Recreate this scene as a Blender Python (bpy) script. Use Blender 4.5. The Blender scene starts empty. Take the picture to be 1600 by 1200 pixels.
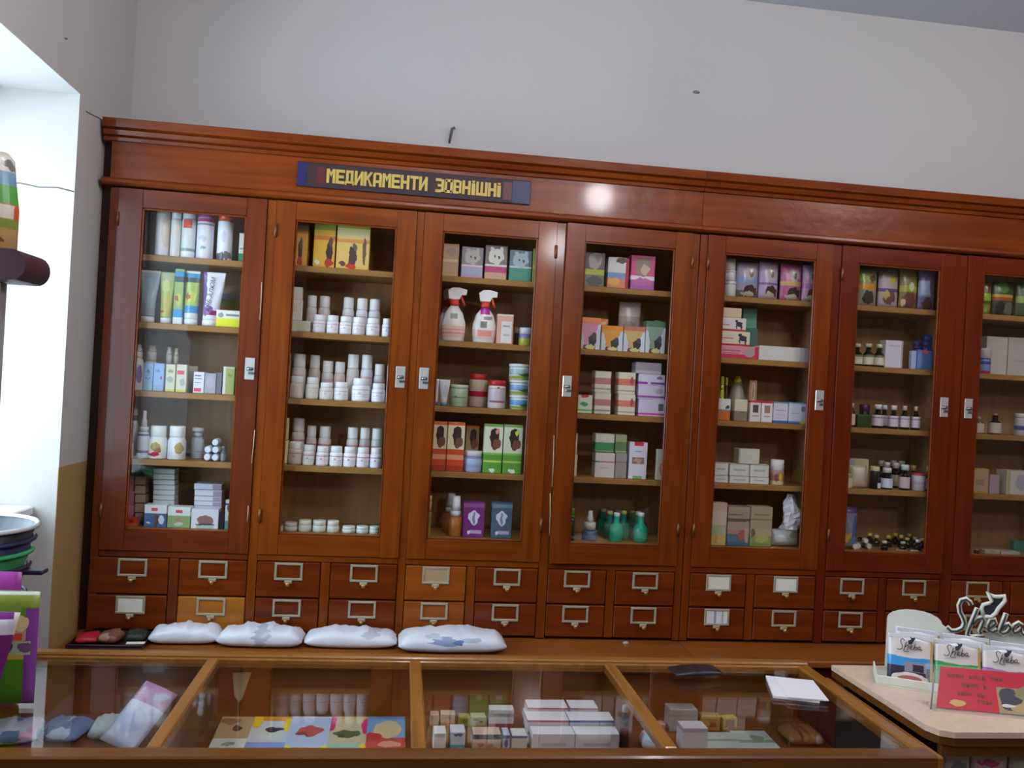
import bpy, bmesh, math, random
from mathutils import Vector, Matrix, noise
random.seed(7)
C = bpy.context.scene.collection
SC = bpy.context.scene
# ------------------------------------------------------------------ camera
FPX, YAW, PIT, ROL = 1341.963, 0.127789, 0.0040056, 0.0547695
ZC = 1.70
XWALL = -1.137
_f = Vector((math.sin(YAW)*math.cos(PIT), math.cos(YAW)*math.cos(PIT), math.sin(PIT)))
_r = Vector((math.cos(YAW), -math.sin(YAW), 0)); _u = _r.cross(_f)
RR = _r*math.cos(ROL) + _u*math.sin(ROL); UU = -_r*math.sin(ROL) + _u*math.cos(ROL)
cam = bpy.data.objects.new('camera', bpy.data.cameras.new('camera')); C.objects.link(cam)
cam.data.sensor_width = 36; cam.data.lens = FPX/1600*36; cam.data.clip_start = 0.05
m = Matrix((RR, UU, -_f)).transposed().to_4x4(); m.translation = Vector((0, 0, ZC)); cam.matrix_world = m
SC.camera = cam
def ray(px, py): return _f*FPX + RR*(px-800) - UU*(py-600)
def P(px, py, Y):                      # a measured point of the photograph on the plane y = Y
    d = ray(px, py); p = d*(Y/d.y); return Vector((p.x, Y, p.z+ZC))
def PZ(px, py, z):                     # the same on a level plane
    d = ray(px, py); p = d*((z-ZC)/d.z); return Vector((p.x, p.y, z))
def proj(v):
    v = Vector(v)-Vector((0, 0, ZC)); z = v.dot(_f)
    return 800+FPX*v.dot(RR)/z, 600-FPX*v.dot(UU)/z
# ------------------------------------------------------------------ world, lights, exposure
SC.view_settings.view_transform = 'Standard'; SC.view_settings.look = 'None'
SC.view_settings.gamma = 1; SC.view_settings.use_curve_mapping = False
SC.view_settings.exposure = EXPO = 0.17
w = bpy.data.worlds.new('sky'); SC.world = w; w.use_nodes = True
bg = w.node_tree.nodes['Background']; bg.inputs[0].default_value = (0.62, 0.82, 1.0, 1); bg.inputs[1].default_value = 9.5
def lamp(name, kind, loc, energy, color, rot=(0, 0, 0), **k):
    l = bpy.data.lights.new(name, kind); l.energy = energy; l.color = color
    for a, v in k.items(): setattr(l, a, v)
    o = bpy.data.objects.new(name, l); o.location = loc; o.rotation_euler = rot; C.objects.link(o); return o
def portal(name, loc, rot, sx, sy):
    o = lamp(name, 'AREA', loc, 1, (1, 1, 1), rot, shape='RECTANGLE', size=sx, size_y=sy); o.data.cycles.is_portal = True
portal('window_portal', (-1.56, 2.29, 1.93), (0, -math.pi/2, 0), 1.4, 1.6)
GLOBE = (1.24, 0.98, 3.0)              # hanging globe lamp whose glint shows on the frieze
# ------------------------------------------------------------------ materials
def lin(h):
    if not isinstance(h, str): return tuple(h)+(1,)*(4-len(h))
    h = h.lstrip('#'); c = [int(h[i:i+2], 16)/255 for i in (0, 2, 4)]
    return tuple((x/12.92 if x <= .04045 else ((x+.055)/1.055)**2.4) for x in c)+(1,)
MATS = {}
class NT:
    def __init__(s, name):
        s.m = bpy.data.materials.new(name); s.m.use_nodes = True; s.t = s.m.node_tree
        s.b = s.t.nodes['Principled BSDF']; s.out = s.t.nodes['Material Output']
    def n(s, ty, **k):
        o = s.t.nodes.new(ty)
        for a, v in k.items():
            if hasattr(o, a): setattr(o, a, v)
        return o
    def l(s, a, b): s.t.links.new(a, b)
    def math(s, op, a, b=None):
        o = s.n('ShaderNodeMath', operation=op)
        for i, x in enumerate((a, b)):
            if x is None: continue
            if isinstance(x, (int, float)): o.inputs[i].default_value = x
            else: s.l(x, o.inputs[i])
        return o.outputs[0]
    def mix(s, fac, a, b):
        o = s.n('ShaderNodeMix'); o.data_type = 'RGBA'
        for i, x in ((0, fac), (6, a), (7, b)):
            if isinstance(x, (int, float)): o.inputs[i].default_value = x
            elif isinstance(x, tuple): o.inputs[i].default_value = x
            else: s.l(x, o.inputs[i])
        return o.outputs[2]
def M(col, rough=.45, metal=0, name='plain', emit=0):
    k = ('M', col, rough, metal, emit)
    if k in MATS: return MATS[k]
    t = NT(name); t.b.inputs['Base Color'].default_value = lin(col); t.b.inputs['Roughness'].default_value = rough; t.b.inputs['Metallic'].default_value = metal
    if emit: t.b.inputs['Emission Color'].default_value = lin(col); t.b.inputs['Emission Strength'].default_value = emit
    MATS[k] = t.m; return t.m
def wood(c1, c2, axis='z', rough=.3, coat=.22, bump=.07):
    k = ('W', c1, c2, axis, rough, bump)
    if k in MATS: return MATS[k]
    t = NT('varnished_wood'); tc = t.n('ShaderNodeTexCoord'); mp = t.n('ShaderNodeMapping')
    mp.inputs['Scale'].default_value = tuple(1.6 if a == axis else 26 for a in 'xyz')
    n1 = t.n('ShaderNodeTexNoise'); n1.inputs['Scale'].default_value = 1.4; n1.inputs['Detail'].default_value = 5; n1.inputs['Distortion'].default_value = .5
    t.l(tc.outputs['Object'], mp.inputs[0]); t.l(mp.outputs[0], n1.inputs['Vector'])
    n2 = t.n('ShaderNodeTexNoise'); n2.inputs['Scale'].default_value = 2.6; t.l(tc.outputs['Object'], n2.inputs['Vector'])
    f = t.math('ADD', t.math('MULTIPLY', n1.outputs[0], .6), t.math('MULTIPLY', n2.outputs[0], .4))
    cr = t.n('ShaderNodeValToRGB'); cr.color_ramp.elements[0].position = .36; cr.color_ramp.elements[1].position = .64
    cr.color_ramp.elements[0].color = lin(c1); cr.color_ramp.elements[1].color = lin(c2); t.l(f, cr.inputs[0]); t.l(cr.outputs[0], t.b.inputs['Base Color'])
    n3 = t.n('ShaderNodeTexNoise'); n3.inputs['Scale'].default_value = 18; t.l(tc.outputs['Object'], n3.inputs['Vector'])
    bp = t.n('ShaderNodeBump'); bp.inputs['Strength'].default_value = bump; bp.inputs['Distance'].default_value = .02; t.l(n3.outputs[0], bp.inputs['Height']); t.l(bp.outputs[0], t.b.inputs['Normal'])
    t.b.inputs['Roughness'].default_value = rough; t.b.inputs['Coat Weight'].default_value = coat; t.b.inputs['Coat Roughness'].default_value = .09
    t.b.inputs['Specular IOR Level'].default_value = .24
    MATS[k] = t.m; return t.m
def plaster(c1, c2, dado=None, zd=0, name='plaster'):
    t = NT(name); g = t.n('ShaderNodeNewGeometry')
    n = t.n('ShaderNodeTexNoise'); n.inputs['Scale'].default_value = 1.1; n.inputs['Detail'].default_value = 4; t.l(g.outputs['Position'], n.inputs['Vector'])
    col = t.mix(n.outputs[0], lin(c1), lin(c2))
    if dado:
        sp = t.n('ShaderNodeSeparateXYZ'); t.l(g.outputs['Position'], sp.inputs[0])
        col = t.mix(t.math('MULTIPLY', t.math('LESS_THAN', sp.outputs[2], zd), t.math('GREATER_THAN', sp.outputs[0], XWALL)), col, lin(dado))
    t.l(col, t.b.inputs['Base Color']); t.b.inputs['Roughness'].default_value = .75
    n3 = t.n('ShaderNodeTexNoise'); n3.inputs['Scale'].default_value = 35; n3.inputs['Detail'].default_value = 3; t.l(g.outputs['Position'], n3.inputs['Vector'])
    bp = t.n('ShaderNodeBump'); bp.inputs['Strength'].default_value = .08; bp.inputs['Distance'].default_value = .01; t.l(n3.outputs[0], bp.inputs['Height']); t.l(bp.outputs[0], t.b.inputs['Normal'])
    return t.m
def clear(name, tint=(1, 1, 1), body=0.0, col='#ffffff', ior=1.5):
    k = ('G', tint, body, col)
    if k in MATS: return MATS[k]
    t = NT(name); tr = t.n('ShaderNodeBsdfTransparent'); tr.inputs[0].default_value = lin(tint)
    gl = t.n('ShaderNodeBsdfGlossy'); gl.inputs['Roughness'].default_value = .015
    ge = t.n('ShaderNodeNewGeometry'); dt = t.n('ShaderNodeVectorMath', operation='DOT_PRODUCT'); t.l(ge.outputs['Incoming'], dt.inputs[0]); t.l(ge.outputs['Normal'], dt.inputs[1])
    fr = t.math('ADD', t.math('MULTIPLY', t.math('POWER', t.math('SUBTRACT', 1.0, t.math('ABSOLUTE', dt.outputs['Value'])), 5.0), .96), .04)
    mx = t.n('ShaderNodeMixShader'); base = tr.outputs[0]
    if body:
        df = t.n('ShaderNodeBsdfDiffuse'); df.inputs[0].default_value = lin(col); m2 = t.n('ShaderNodeMixShader'); m2.inputs[0].default_value = body
        t.l(tr.outputs[0], m2.inputs[1]); t.l(df.outputs[0], m2.inputs[2]); base = m2.outputs[0]
    t.l(fr, mx.inputs[0]); t.l(base, mx.inputs[1]); t.l(gl.outputs[0], mx.inputs[2]); t.l(mx.outputs[0], t.out.inputs[0])
    MATS[k] = t.m; return t.m
def PR(base, bands=(), blobs=(), rough=.4, warp=.10, seed=0):
    """printed surface: bands = (z0, z1, colour), blobs = (x, z, rx, rz, colour) ellipses or ('r', x, z, rx, rz, colour) oblongs, in parts of the object's own box"""
    bands, blobs = tuple(bands), tuple(blobs)
    if not bands and not blobs: return M(base, rough, 0, 'print')
    k = ('PR', base, bands, blobs, rough)
    if k in MATS: return MATS[k]
    t = NT('printed_card'); tc = t.n('ShaderNodeTexCoord'); sp = t.n('ShaderNodeSeparateXYZ'); t.l(tc.outputs['Generated'], sp.inputs[0])
    col = lin(base)
    for z0, z1, c in bands:
        fac = t.math('MULTIPLY', t.math('GREATER_THAN', sp.outputs[2], z0), t.math('LESS_THAN', sp.outputs[2], z1))
        col = t.mix(fac, col, lin(c))
    if blobs:
        nz = t.n('ShaderNodeTexNoise'); nz.inputs['Scale'].default_value = 5; nz.inputs['Detail'].default_value = 2
        t.l(tc.outputs['Generated'], nz.inputs['Vector'])
        sn = t.n('ShaderNodeSeparateXYZ'); t.l(nz.outputs['Color'], sn.inputs[0])
        wx = t.math('ADD', sp.outputs[0], t.math('MULTIPLY', t.math('SUBTRACT', sn.outputs[0], .5), warp*2))
        wz = t.math('ADD', sp.outputs[2], t.math('MULTIPLY', t.math('SUBTRACT', sn.outputs[1], .5), warp*2))
        for b in blobs:
            if b[0] == 'r':
                _, x, z, rx, rz, c = b
                fac = t.math('MULTIPLY', t.math('LESS_THAN', t.math('ABSOLUTE', t.math('SUBTRACT', sp.outputs[0], x)), rx), t.math('LESS_THAN', t.math('ABSOLUTE', t.math('SUBTRACT', sp.outputs[2], z)), rz))
            else:
                x, z, rx, rz, c = b
                dx = t.math('DIVIDE', t.math('SUBTRACT', wx, x), rx); dz = t.math('DIVIDE', t.math('SUBTRACT', wz, z), rz)
                fac = t.math('LESS_THAN', t.math('ADD', t.math('MULTIPLY', dx, dx), t.math('MULTIPLY', dz, dz)), 1.0)
            col = t.mix(fac, col, lin(c))
    t.l(col, t.b.inputs['Base Color']) if not isinstance(col, tuple) else None
    t.b.inputs['Roughness'].default_value = rough
    MATS[k] = t.m; return t.m
# ------------------------------------------------------------------ objects and meshes
WL = {}
def tag(o, label=None, cat=None, group=None, kind=None):
    for k, v in (('label', label), ('category', cat), ('group', group), ('kind', kind)):
        if v: o[k] = v
    return o
def node(name, loc, parent=None):
    o = bpy.data.objects.new(name, None); C.objects.link(o); o.empty_display_size = .02
    loc = Vector(loc); WL[o.name] = loc
    if parent: o.parent = parent; o.location = loc-WL[parent.name]
    else: o.location = loc
    return o
class MB:
    def __init__(s): s.v = []; s.f = []; s.mi = []; s.cur = 0; s.sm = []
    def add(s, vs, fs, smooth=False):
        b = len(s.v); s.v += [tuple(x) for x in vs]
        for f in fs: s.f.append([i+b for i in f]); s.mi.append(s.cur); s.sm.append(smooth)
        return s
    def box(s, x0, x1, y0, y1, z0, z1, c=0):
        if c <= 0:
            v = [(x, y, z) for x in (x0, x1) for y in (y0, y1) for z in (z0, z1)]
            return s.add(v, [(0, 1, 3, 2), (4, 6, 7, 5), (0, 4, 5, 1), (2, 3, 7, 6), (0, 2, 6, 4), (1, 5, 7, 3)])
        c = min(c, (x1-x0)*.45, (y1-y0)*.45, (z1-z0)*.45)
        bm = bmesh.new(); bmesh.ops.create_cube(bm, size=1)
        for q in bm.verts: q.co = Vector(((x0+x1)/2+q.co.x*(x1-x0), (y0+y1)/2+q.co.y*(y1-y0), (z0+z1)/2+q.co.z*(z1-z0)))
        bmesh.ops.bevel(bm, geom=list(bm.edges), offset=c, segments=1, affect='EDGES', profile=.5)
        bm.verts.ensure_lookup_table(); bm.verts.index_update()
        s.add([q.co for q in bm.verts], [[q.index for q in f.verts] for f in bm.faces]); bm.free(); return s
    def lathe(s, prof, n=20, c=(0, 0, 0), sx=1, sy=1, caps=True, smooth=True):
        vs = []; 
        for r, z in prof:
            for i in range(n):
                a = 2*math.pi*i/n; vs.append((c[0]+sx*r*math.cos(a), c[1]+sy*r*math.sin(a), c[2]+z))
        fs = [(j*n+i, j*n+(i+1) % n, (j+1)*n+(i+1) % n, (j+1)*n+i) for j in range(len(prof)-1) for i in range(n)]
        s.add(vs, fs, smooth)
        if caps:
            b = len(s.v)-len(vs)
            s.f.append([b+i for i in range(n)][::-1]); s.mi.append(s.cur); s.sm.append(False)
            s.f.append([b+(len(prof)-1)*n+i for i in range(n)]); s.mi.append(s.cur); s.sm.append(False)
        return s
    def prism(s, pts, axis, a, b):         # pts: outline in the two other axes, pushed along axis from a to b
        n = len(pts)
        def mk(p, t): return (t, p[0], p[1]) if axis == 'x' else ((p[0], t, p[1]) if axis == 'y' else (p[0], p[1], t))
        return s.add([mk(p, a) for p in pts]+[mk(p, b) for p in pts], [[i, (i+1) % n, n+(i+1) % n, n+i] for i in range(n)]+[list(range(n))[::-1], list(range(n, 2*n))])
    def tube(s, pts, r, n=8):
        pts = [Vector(p) for p in pts]; vs = []
        for i, p in enumerate(pts):
            d = (pts[min(i+1, len(pts)-1)]-pts[max(i-1, 0)]).normalized(); a = d.orthogonal().normalized() if abs(d.y) > .9 else d.cross(Vector((0, 1, 0))).normalized(); b = d.cross(a)
            rr = r[i] if isinstance(r, (list, tuple)) else r
            vs += [p+a*rr*math.cos(2*math.pi*k/n)+b*rr*math.sin(2*math.pi*k/n) for k in range(n)]
        L = len(pts)
        return s.add(vs, [(j*n+i, j*n+(i+1) % n, (j+1)*n+(i+1) % n, (j+1)*n+i) for j in range(L-1) for i in range(n)], True).cap(n, L)
    def cap(s, n, L):
        b = len(s.v)-n*L
        for f in ([b+i for i in range(n)][::-1], [b+(L-1)*n+i for i in range(n)]): s.f.append(f); s.mi.append(s.cur); s.sm.append(False)
        return s
    def mesh(s, name, mats, off=(0, 0, 0)):
        me = bpy.data.meshes.new(name); ox, oy, oz = off
        me.from_pydata([(x-ox, y-oy, z-oz) for x, y, z in s.v], [], s.f)
        bm = bmesh.new(); bm.from_mesh(me); bmesh.ops.recalc_face_normals(bm, faces=bm.faces); bm.to_mesh(me); bm.free()
        for q in (mats if isinstance(mats, (list, tuple)) else [mats]): me.materials.append(q)
        for p, i, sm in zip(me.polygons, s.mi, s.sm): p.material_index = i; p.use_smooth = sm
        return me
    def build(s, name, mats, parent=None, world=True):
        off = WL[parent.name] if (parent and world) else (0, 0, 0)
        o = bpy.data.objects.new(name, s.mesh(name, mats, off)); C.objects.link(o); WL[o.name] = Vector(off)
        if parent: o.parent = parent
        return o
    def top(s, name, mats, origin):          # a top-level thing of one mesh, its origin at its base
        o = bpy.data.objects.new(name, s.mesh(name, mats, origin)); o.location = origin; C.objects.link(o); WL[o.name] = Vector(origin); return o
CACHE = {}
def cached(key, mk, name, mats, parent=None, loc=(0, 0, 0)):   # shared mesh data between alike pieces
    key = key+tuple(q.name for q in (mats if isinstance(mats, (list, tuple)) else [mats]))
    if key not in CACHE: CACHE[key] = mk().mesh(name, mats)
    o = bpy.data.objects.new(name, CACHE[key]); C.objects.link(o); o.location = loc
    if parent: o.parent = parent
    return o
def struct(name, mb, mats): return tag(mb.build(name, mats), kind='structure')
# wood kinds
W1, W2 = '#612406', '#7f390b'
WV, WH = wood(W1, W2, 'z'), wood(W1, W2, 'x')
WFR = wood(W1, W2, 'x', bump=.10)
WD = wood('#5a2410', '#71321a', 'z')
WY = wood('#8d551c', '#aa6c28', 'x')
WDR = wood('#5c2007', '#78330c', 'x')
WIN = wood('#a37d53', '#b79263', 'z', .5, .0)
WSH = wood('#8e6435', '#a2763f', 'x', .45, .05)
WC, WCY = wood('#7d4c1b', '#96632a', 'x'), wood('#7d4c1b', '#96632a', 'y')
WC_SHADE = wood('#5a3210', '#704318', 'x')  # front wood of the counters, shade put into a darker colour
GLASS = clear('window_glass')
BRASS, STEEL = M('#b9b096', .4, .45, 'brass'), M('#d9d6d2', .28, .55, 'steel')
PALE = M('#cbb391', .7, 0, 'bare_wood')
# ------------------------------------------------------------------ room shell
XL, YB, ZCL = -1.135, 3.62, 3.455      # left wall, cabinet wall, ceiling
PLA = plaster('#b8b4b2', '#c1bebf')
PLL = plaster('#b5afa9', '#bdb8b4', '#a5824f', 1.345, 'painted_plaster')
struct('floor', MB().box(XL-.5, 5, -3.5, YB+.1, -.05, 0), M('#7d6a58', .4, 0, 'floor_tile'))
struct('ceiling', MB().box(XL-.5, 5, -3.5, YB+.1, ZCL, ZCL+.1), plaster('#c0c6d0', '#c9ced6', name='ceiling_paint'))
wall_far = struct('wall_far', MB().box(XL-.5, 5, YB, YB+.1, 0, ZCL), PLA)
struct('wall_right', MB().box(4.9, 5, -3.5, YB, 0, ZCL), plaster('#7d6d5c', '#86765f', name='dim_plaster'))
J, H, S0, N0 = 3.083, 2.615, 1.19, 1.52   # far reveal, head, sill, near reveal of the window niche
wl = MB().box(XL-.45, XL, J, YB, 0, ZCL).box(XL-.45, XL, N0, J, H, ZCL).box(XL-.45, XL, -3.5, N0, 0, ZCL).box(XL-.45, XL-.12, N0, J, 0, S0-.011)
wall_left = struct('wall_left', wl, PLL)
struct('wall_near', MB().box(XL-.45, 5, -3.5, -3.4, 0, ZCL), wood('#4a3220', '#5e4129', 'z', .6, 0))
WHITE = M('#e6e6e2', .4, 0, 'white_paint')
def window(name, x0, x1, y0, y1, z0, z1, axis, bars):
    """frame, mullions and panes filling an opening"""
    r = tag(node(name, ((x0+x1)/2, (y0+y1)/2, z0)), kind='structure'); t = .06
    L0, L1 = (y0, y1) if axis == 'y' else (x0, x1)
    def bar(a, b, za, zb, nm):
        (MB().box(x0, x1, a, b, za, zb, .006) if axis == 'y' else MB().box(a, b, y0, y1, za, zb, .006)).build(nm, WHITE, r)
    bar(L0, L1, z0, z0+t, 'rail'); bar(L0, L1, z1-t, z1, 'rail'); bar(L0, L0+t, z0+t, z1-t, 'stile'); bar(L1-t, L1, z0+t, z1-t, 'stile')
    cuts = [L0+t]+[L0+(L1-L0)*k/bars for k in range(1, bars)]+[L1-t]
    for c in cuts[1:-1]: bar(c-.025, c+.025, z0+t, z1-t, 'mullion')
    xm, ym = (x0+x1)/2, (y0+y1)/2
    for a, b in zip(cuts, cuts[1:]):
        (MB().box(xm-.003, xm+.003, a, b, z0+t, z1-t) if axis == 'y' else MB().box(a, b, ym-.003, ym+.003, z0+t, z1-t)).build('pane', GLASS, r)
window('window_1', XL-.40, XL-.34, N0, J, S0, H, 'y', 2)
struct('trim_1', MB().box(XL-.33, XL-.072, N0+.002, J-.002, S0-.01, S0+.022, .005), WHITE)   # window board
# hairline cracks, stains and a nail on the plaster
GRIME = M('#6f665e', .9, 0, 'grime')
def on_left(px, py): d = ray(px, py); return d*(XL/d.x)+Vector((.0005, 0, ZC))
MB().tube([on_left(134, 174)+Vector((0, 0, 0)), on_left(143, 179), on_left(152, 183), on_left(160, 188)], .0022, 4).build('crack', GRIME, wall_left)
MB().tube([(x, J-.0005, z+ZC) for x, z in ((-1.38, .590), (-1.31, .597), (-1.25, .588), (-1.19, .592), (-1.137, .582))], .0022, 4).build('crack', GRIME, wall_left)
MB().lathe([(.0001, -.0004), (.008, 0), (.0001, .0008)], 10, caps=False).build('stain', GRIME, wall_left, False).location = on_left(102, 60)
q = P(1088, 144, YB-.0006); s_ = MB().lathe([(.0001, -.0004), (.012, 0), (.0001, .0004)], 10, sx=1.4, sy=.6, caps=False).build('stain', M('#8d8580', .9, 0, 'stain'), wall_far, False); s_.location = q; s_.rotation_euler = (math.pi/2, 0, 0)
nail = tag(node('nail', P(702, 226, YB)), 'bent grey nail sticking from the plaster above the cabinet', 'nail')
a, b = P(702, 224, YB), P(706, 203, YB)
MB().tube([a+Vector((0, .01, .002)), a+Vector((0, -.018, .004)), b+Vector((0, -.02, 0)), b+Vector((.012, -.021, .004))], [.004, .005, .006, .007]).build('shank', M('#6a625c', .6, .4, 'rust'), nail)
GR_ = (.09, .13, .13, .13)
# ceiling globes: first read from the frieze glint, three added unseen for room light
for i, (x, y, z) in enumerate((GLOBE, (1.35, -1.1, 3.0), (0.15, 1.55, 3.2), (2.7, 1.55, 3.2))):
    r = tag(node('unseen_lamp', (x, y, ZCL)), ('round white pendant globe lamp hanging in front of the cabinet', 'added unseen globe lamp deeper in the shop for room light', 'added unseen globe lamp under the ceiling brightening the wall by the sign', 'added unseen globe lamp under the ceiling brightening the wall by the second cabinet')[i], 'lamp')
    MB().lathe([(.05, ZCL-.03), (.05, ZCL-.001)], 16, (x, y, 0)).build('canopy', WHITE, r)
    MB().lathe([(.008, z+GR_[i]), (.008, ZCL-.02)], 8, (x, y, 0)).build('rod', STEEL, r)
    MB().lathe([(.04, GR_[i]-.02), (.045, GR_[i]+.03)], 16, (x, y, z)).build('gallery', STEEL, r)
    MB().lathe([(GR_[i]*math.sin(a*math.pi/12)+.0005, -GR_[i]*math.cos(a*math.pi/12)) for a in range(13)], 24, (x, y, z)).build('globe', M('#f8f6fa', .3, 0, 'lit_globe', (95, 65, 48, 62)[i]), r)
# ------------------------------------------------------------------ medicine cabinet
GLS = [(-.9769, -.6048), (-.4264, -.0476), (.1259, .4969), (.6784, 1.0479), (1.2552, 1.6418), (1.8245, 2.1882), (2.3808, 2.752), (2.935, 3.305)]
GT, GB, DT, DB = 2.2846, 1.1015, 2.352, 1.026
SHZ = [2.121, 1.869, 1.613, 1.358, 1.102]
ST = .072
def door(u, k, hinge_right, latch_right, ang=0):
    gl, gr = GLS[k]; x0, x1 = gl-ST, gr+ST
    if k == 0: x0 = -1.062
    Y0, Y1 = 3.300, 3.324
    d = node('door', (x1 if hinge_right else x0, Y1, DB), u)
    MB().box(x0, gl, Y0, Y1, DB, DT, .0008).build('stile', WDZ[k], d); MB().box(gr, x1, Y0, Y1, DB, DT, .0008).build('stile', WDZ[k], d)
    MB().box(gl, gr, Y0+.001, Y1, DB, GB, .0015).build('rail', WDX[k], d); MB().box(gl, gr, Y0+.001, Y1, GT, DT, .0015).build('rail', WDX[k], d)
    bd = MB(); b = .007
    for a in ((gl, gl+b, GB, GT), (gr-b, gr, GB, GT), (gl, gr, GB, GB+b), (gl, gr, GT-b, GT)): bd.box(a[0], a[1], Y0+.004, Y0+.013, a[2], a[3], .002)
    bd.build('glazing_bead', WH, d)
    MB().box(gl-.004, gr+.004, 3.314, 3.317, GB-.004, GT+.004).build('glass_pane', GLASS, d)
    lx = (gr+ST/2+.006) if latch_right else (gl-ST/2-.006)
    L = MB().box(lx-.018, lx+.018, Y0-.004, Y0, 1.675, 1.757, .002); L.cur = 1
    L.lathe([(.011, -.012), (.013, -.008), (.011, 0)], 14, (lx, Y0-.004, 1.722), 1, .9).box(lx-.004, lx+.018, Y0-.009, Y0-.004, 1.696, 1.704, .001)
    L.build('latch_plate', [STEEL, M('#8b8b90', .3, .9, 'dull_steel')], d)
    hx = x1-.001 if hinge_right else x0+.001
    for z in (DB+.12, DT-.14): MB().lathe([(.006, 0), (.006, .05)], 8, (hx, Y0-.003, z)).build('hinge', M('#7a4a28', .4, .5, 'painted_hinge'), d)
    d.rotation_euler.z = math.radians(ang); return d
TONES = (('#55200c', '#6f3013'), ('#662a08', '#843f0c'), ('#672b08', '#86410d'), ('#622606', '#7e3a0b'), ('#602205', '#7b3408'), ('#571804', '#6c2607'), ('#571804', '#6c2607'), ('#571804', '#6c2607'))
WDZ = [wood(a, b, 'z') for a, b in TONES]; WDX = [wood(a, b, 'x') for a, b in TONES]
DRW = {(0, 1, 1): wood('#95561a', '#ad6a24', 'x'), (2, 1, 0): wood('#7e3a0f', '#9b5119', 'x'), (2, 0, 0): wood('#7e3a0f', '#9b5119', 'x')}
CARDS = {(0, 1, 0): '#e3e0d4', (4, 0, 0): '#dcd8c8', (4, 0, 1): '#e6e3d8', (4, 1, 0): '#d9d9da', (2, 0, 0): '#a58a63'}
def holder_mb(x, z, Y):
    m = MB(); w, h, t = .052, .033, .009
    for a in ((x-w, x+w, z+h-t, z+h), (x-w, x+w, z-h, z-h+t), (x-w, x-w+t, z-h+t, z+h-t), (x+w-t, x+w, z-h+t, z+h-t)): m.box(a[0], a[1], Y-.005, Y, a[2], a[3], .0015)
    return m.box(x-.014, x+.014, Y-.006, Y, z-h-.012, z-h, .002)
def drawer(u, k, row, col, x0, x1):
    z1, z0 = ((1.0, .8655), (.8625, .736))[row]; Y = 3.304
    d = MB().box(x0+.002, x1-.002, Y, Y+.022, z0+.0015, z1-.0015, .003).build('drawer', DRW.get((k, row, col), WDR), u); WL[d.name] = WL[u.name]
    x, z = (x0+x1)/2+(.012 if (k, col) == (0, 0) else 0), z1-.036
    holder_mb(x, z, Y).build('label_holder', BRASS, d)
    if (k, row, col) in CARDS: 
        cm = CARDS[(k, row, col)]
        MB().box(x-.047, x+.047, Y-.003, Y-.001, z-.028, z+.026).build('card', PR(cm, blobs=[('r', .42, .55, .05, .5, '#8f97a6'), ('r', .75, .5, .04, .5, '#a3a9b4')]) if (k, row) == (4, 1) else M(cm, .7, 0, 'card'), d)
    kb = MB().lathe([(.003, 0), (.004, .010), (.0075, .014), (.0085, .019), (.006, .023), (.001, .024)], 12)
    kb.v = [(x+a, Y-c, z-.045+b) for a, b, c in kb.v]
    kb.build('knob', M('#b98a4c', .3, .7, 'knob_brass'), d)
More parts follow.
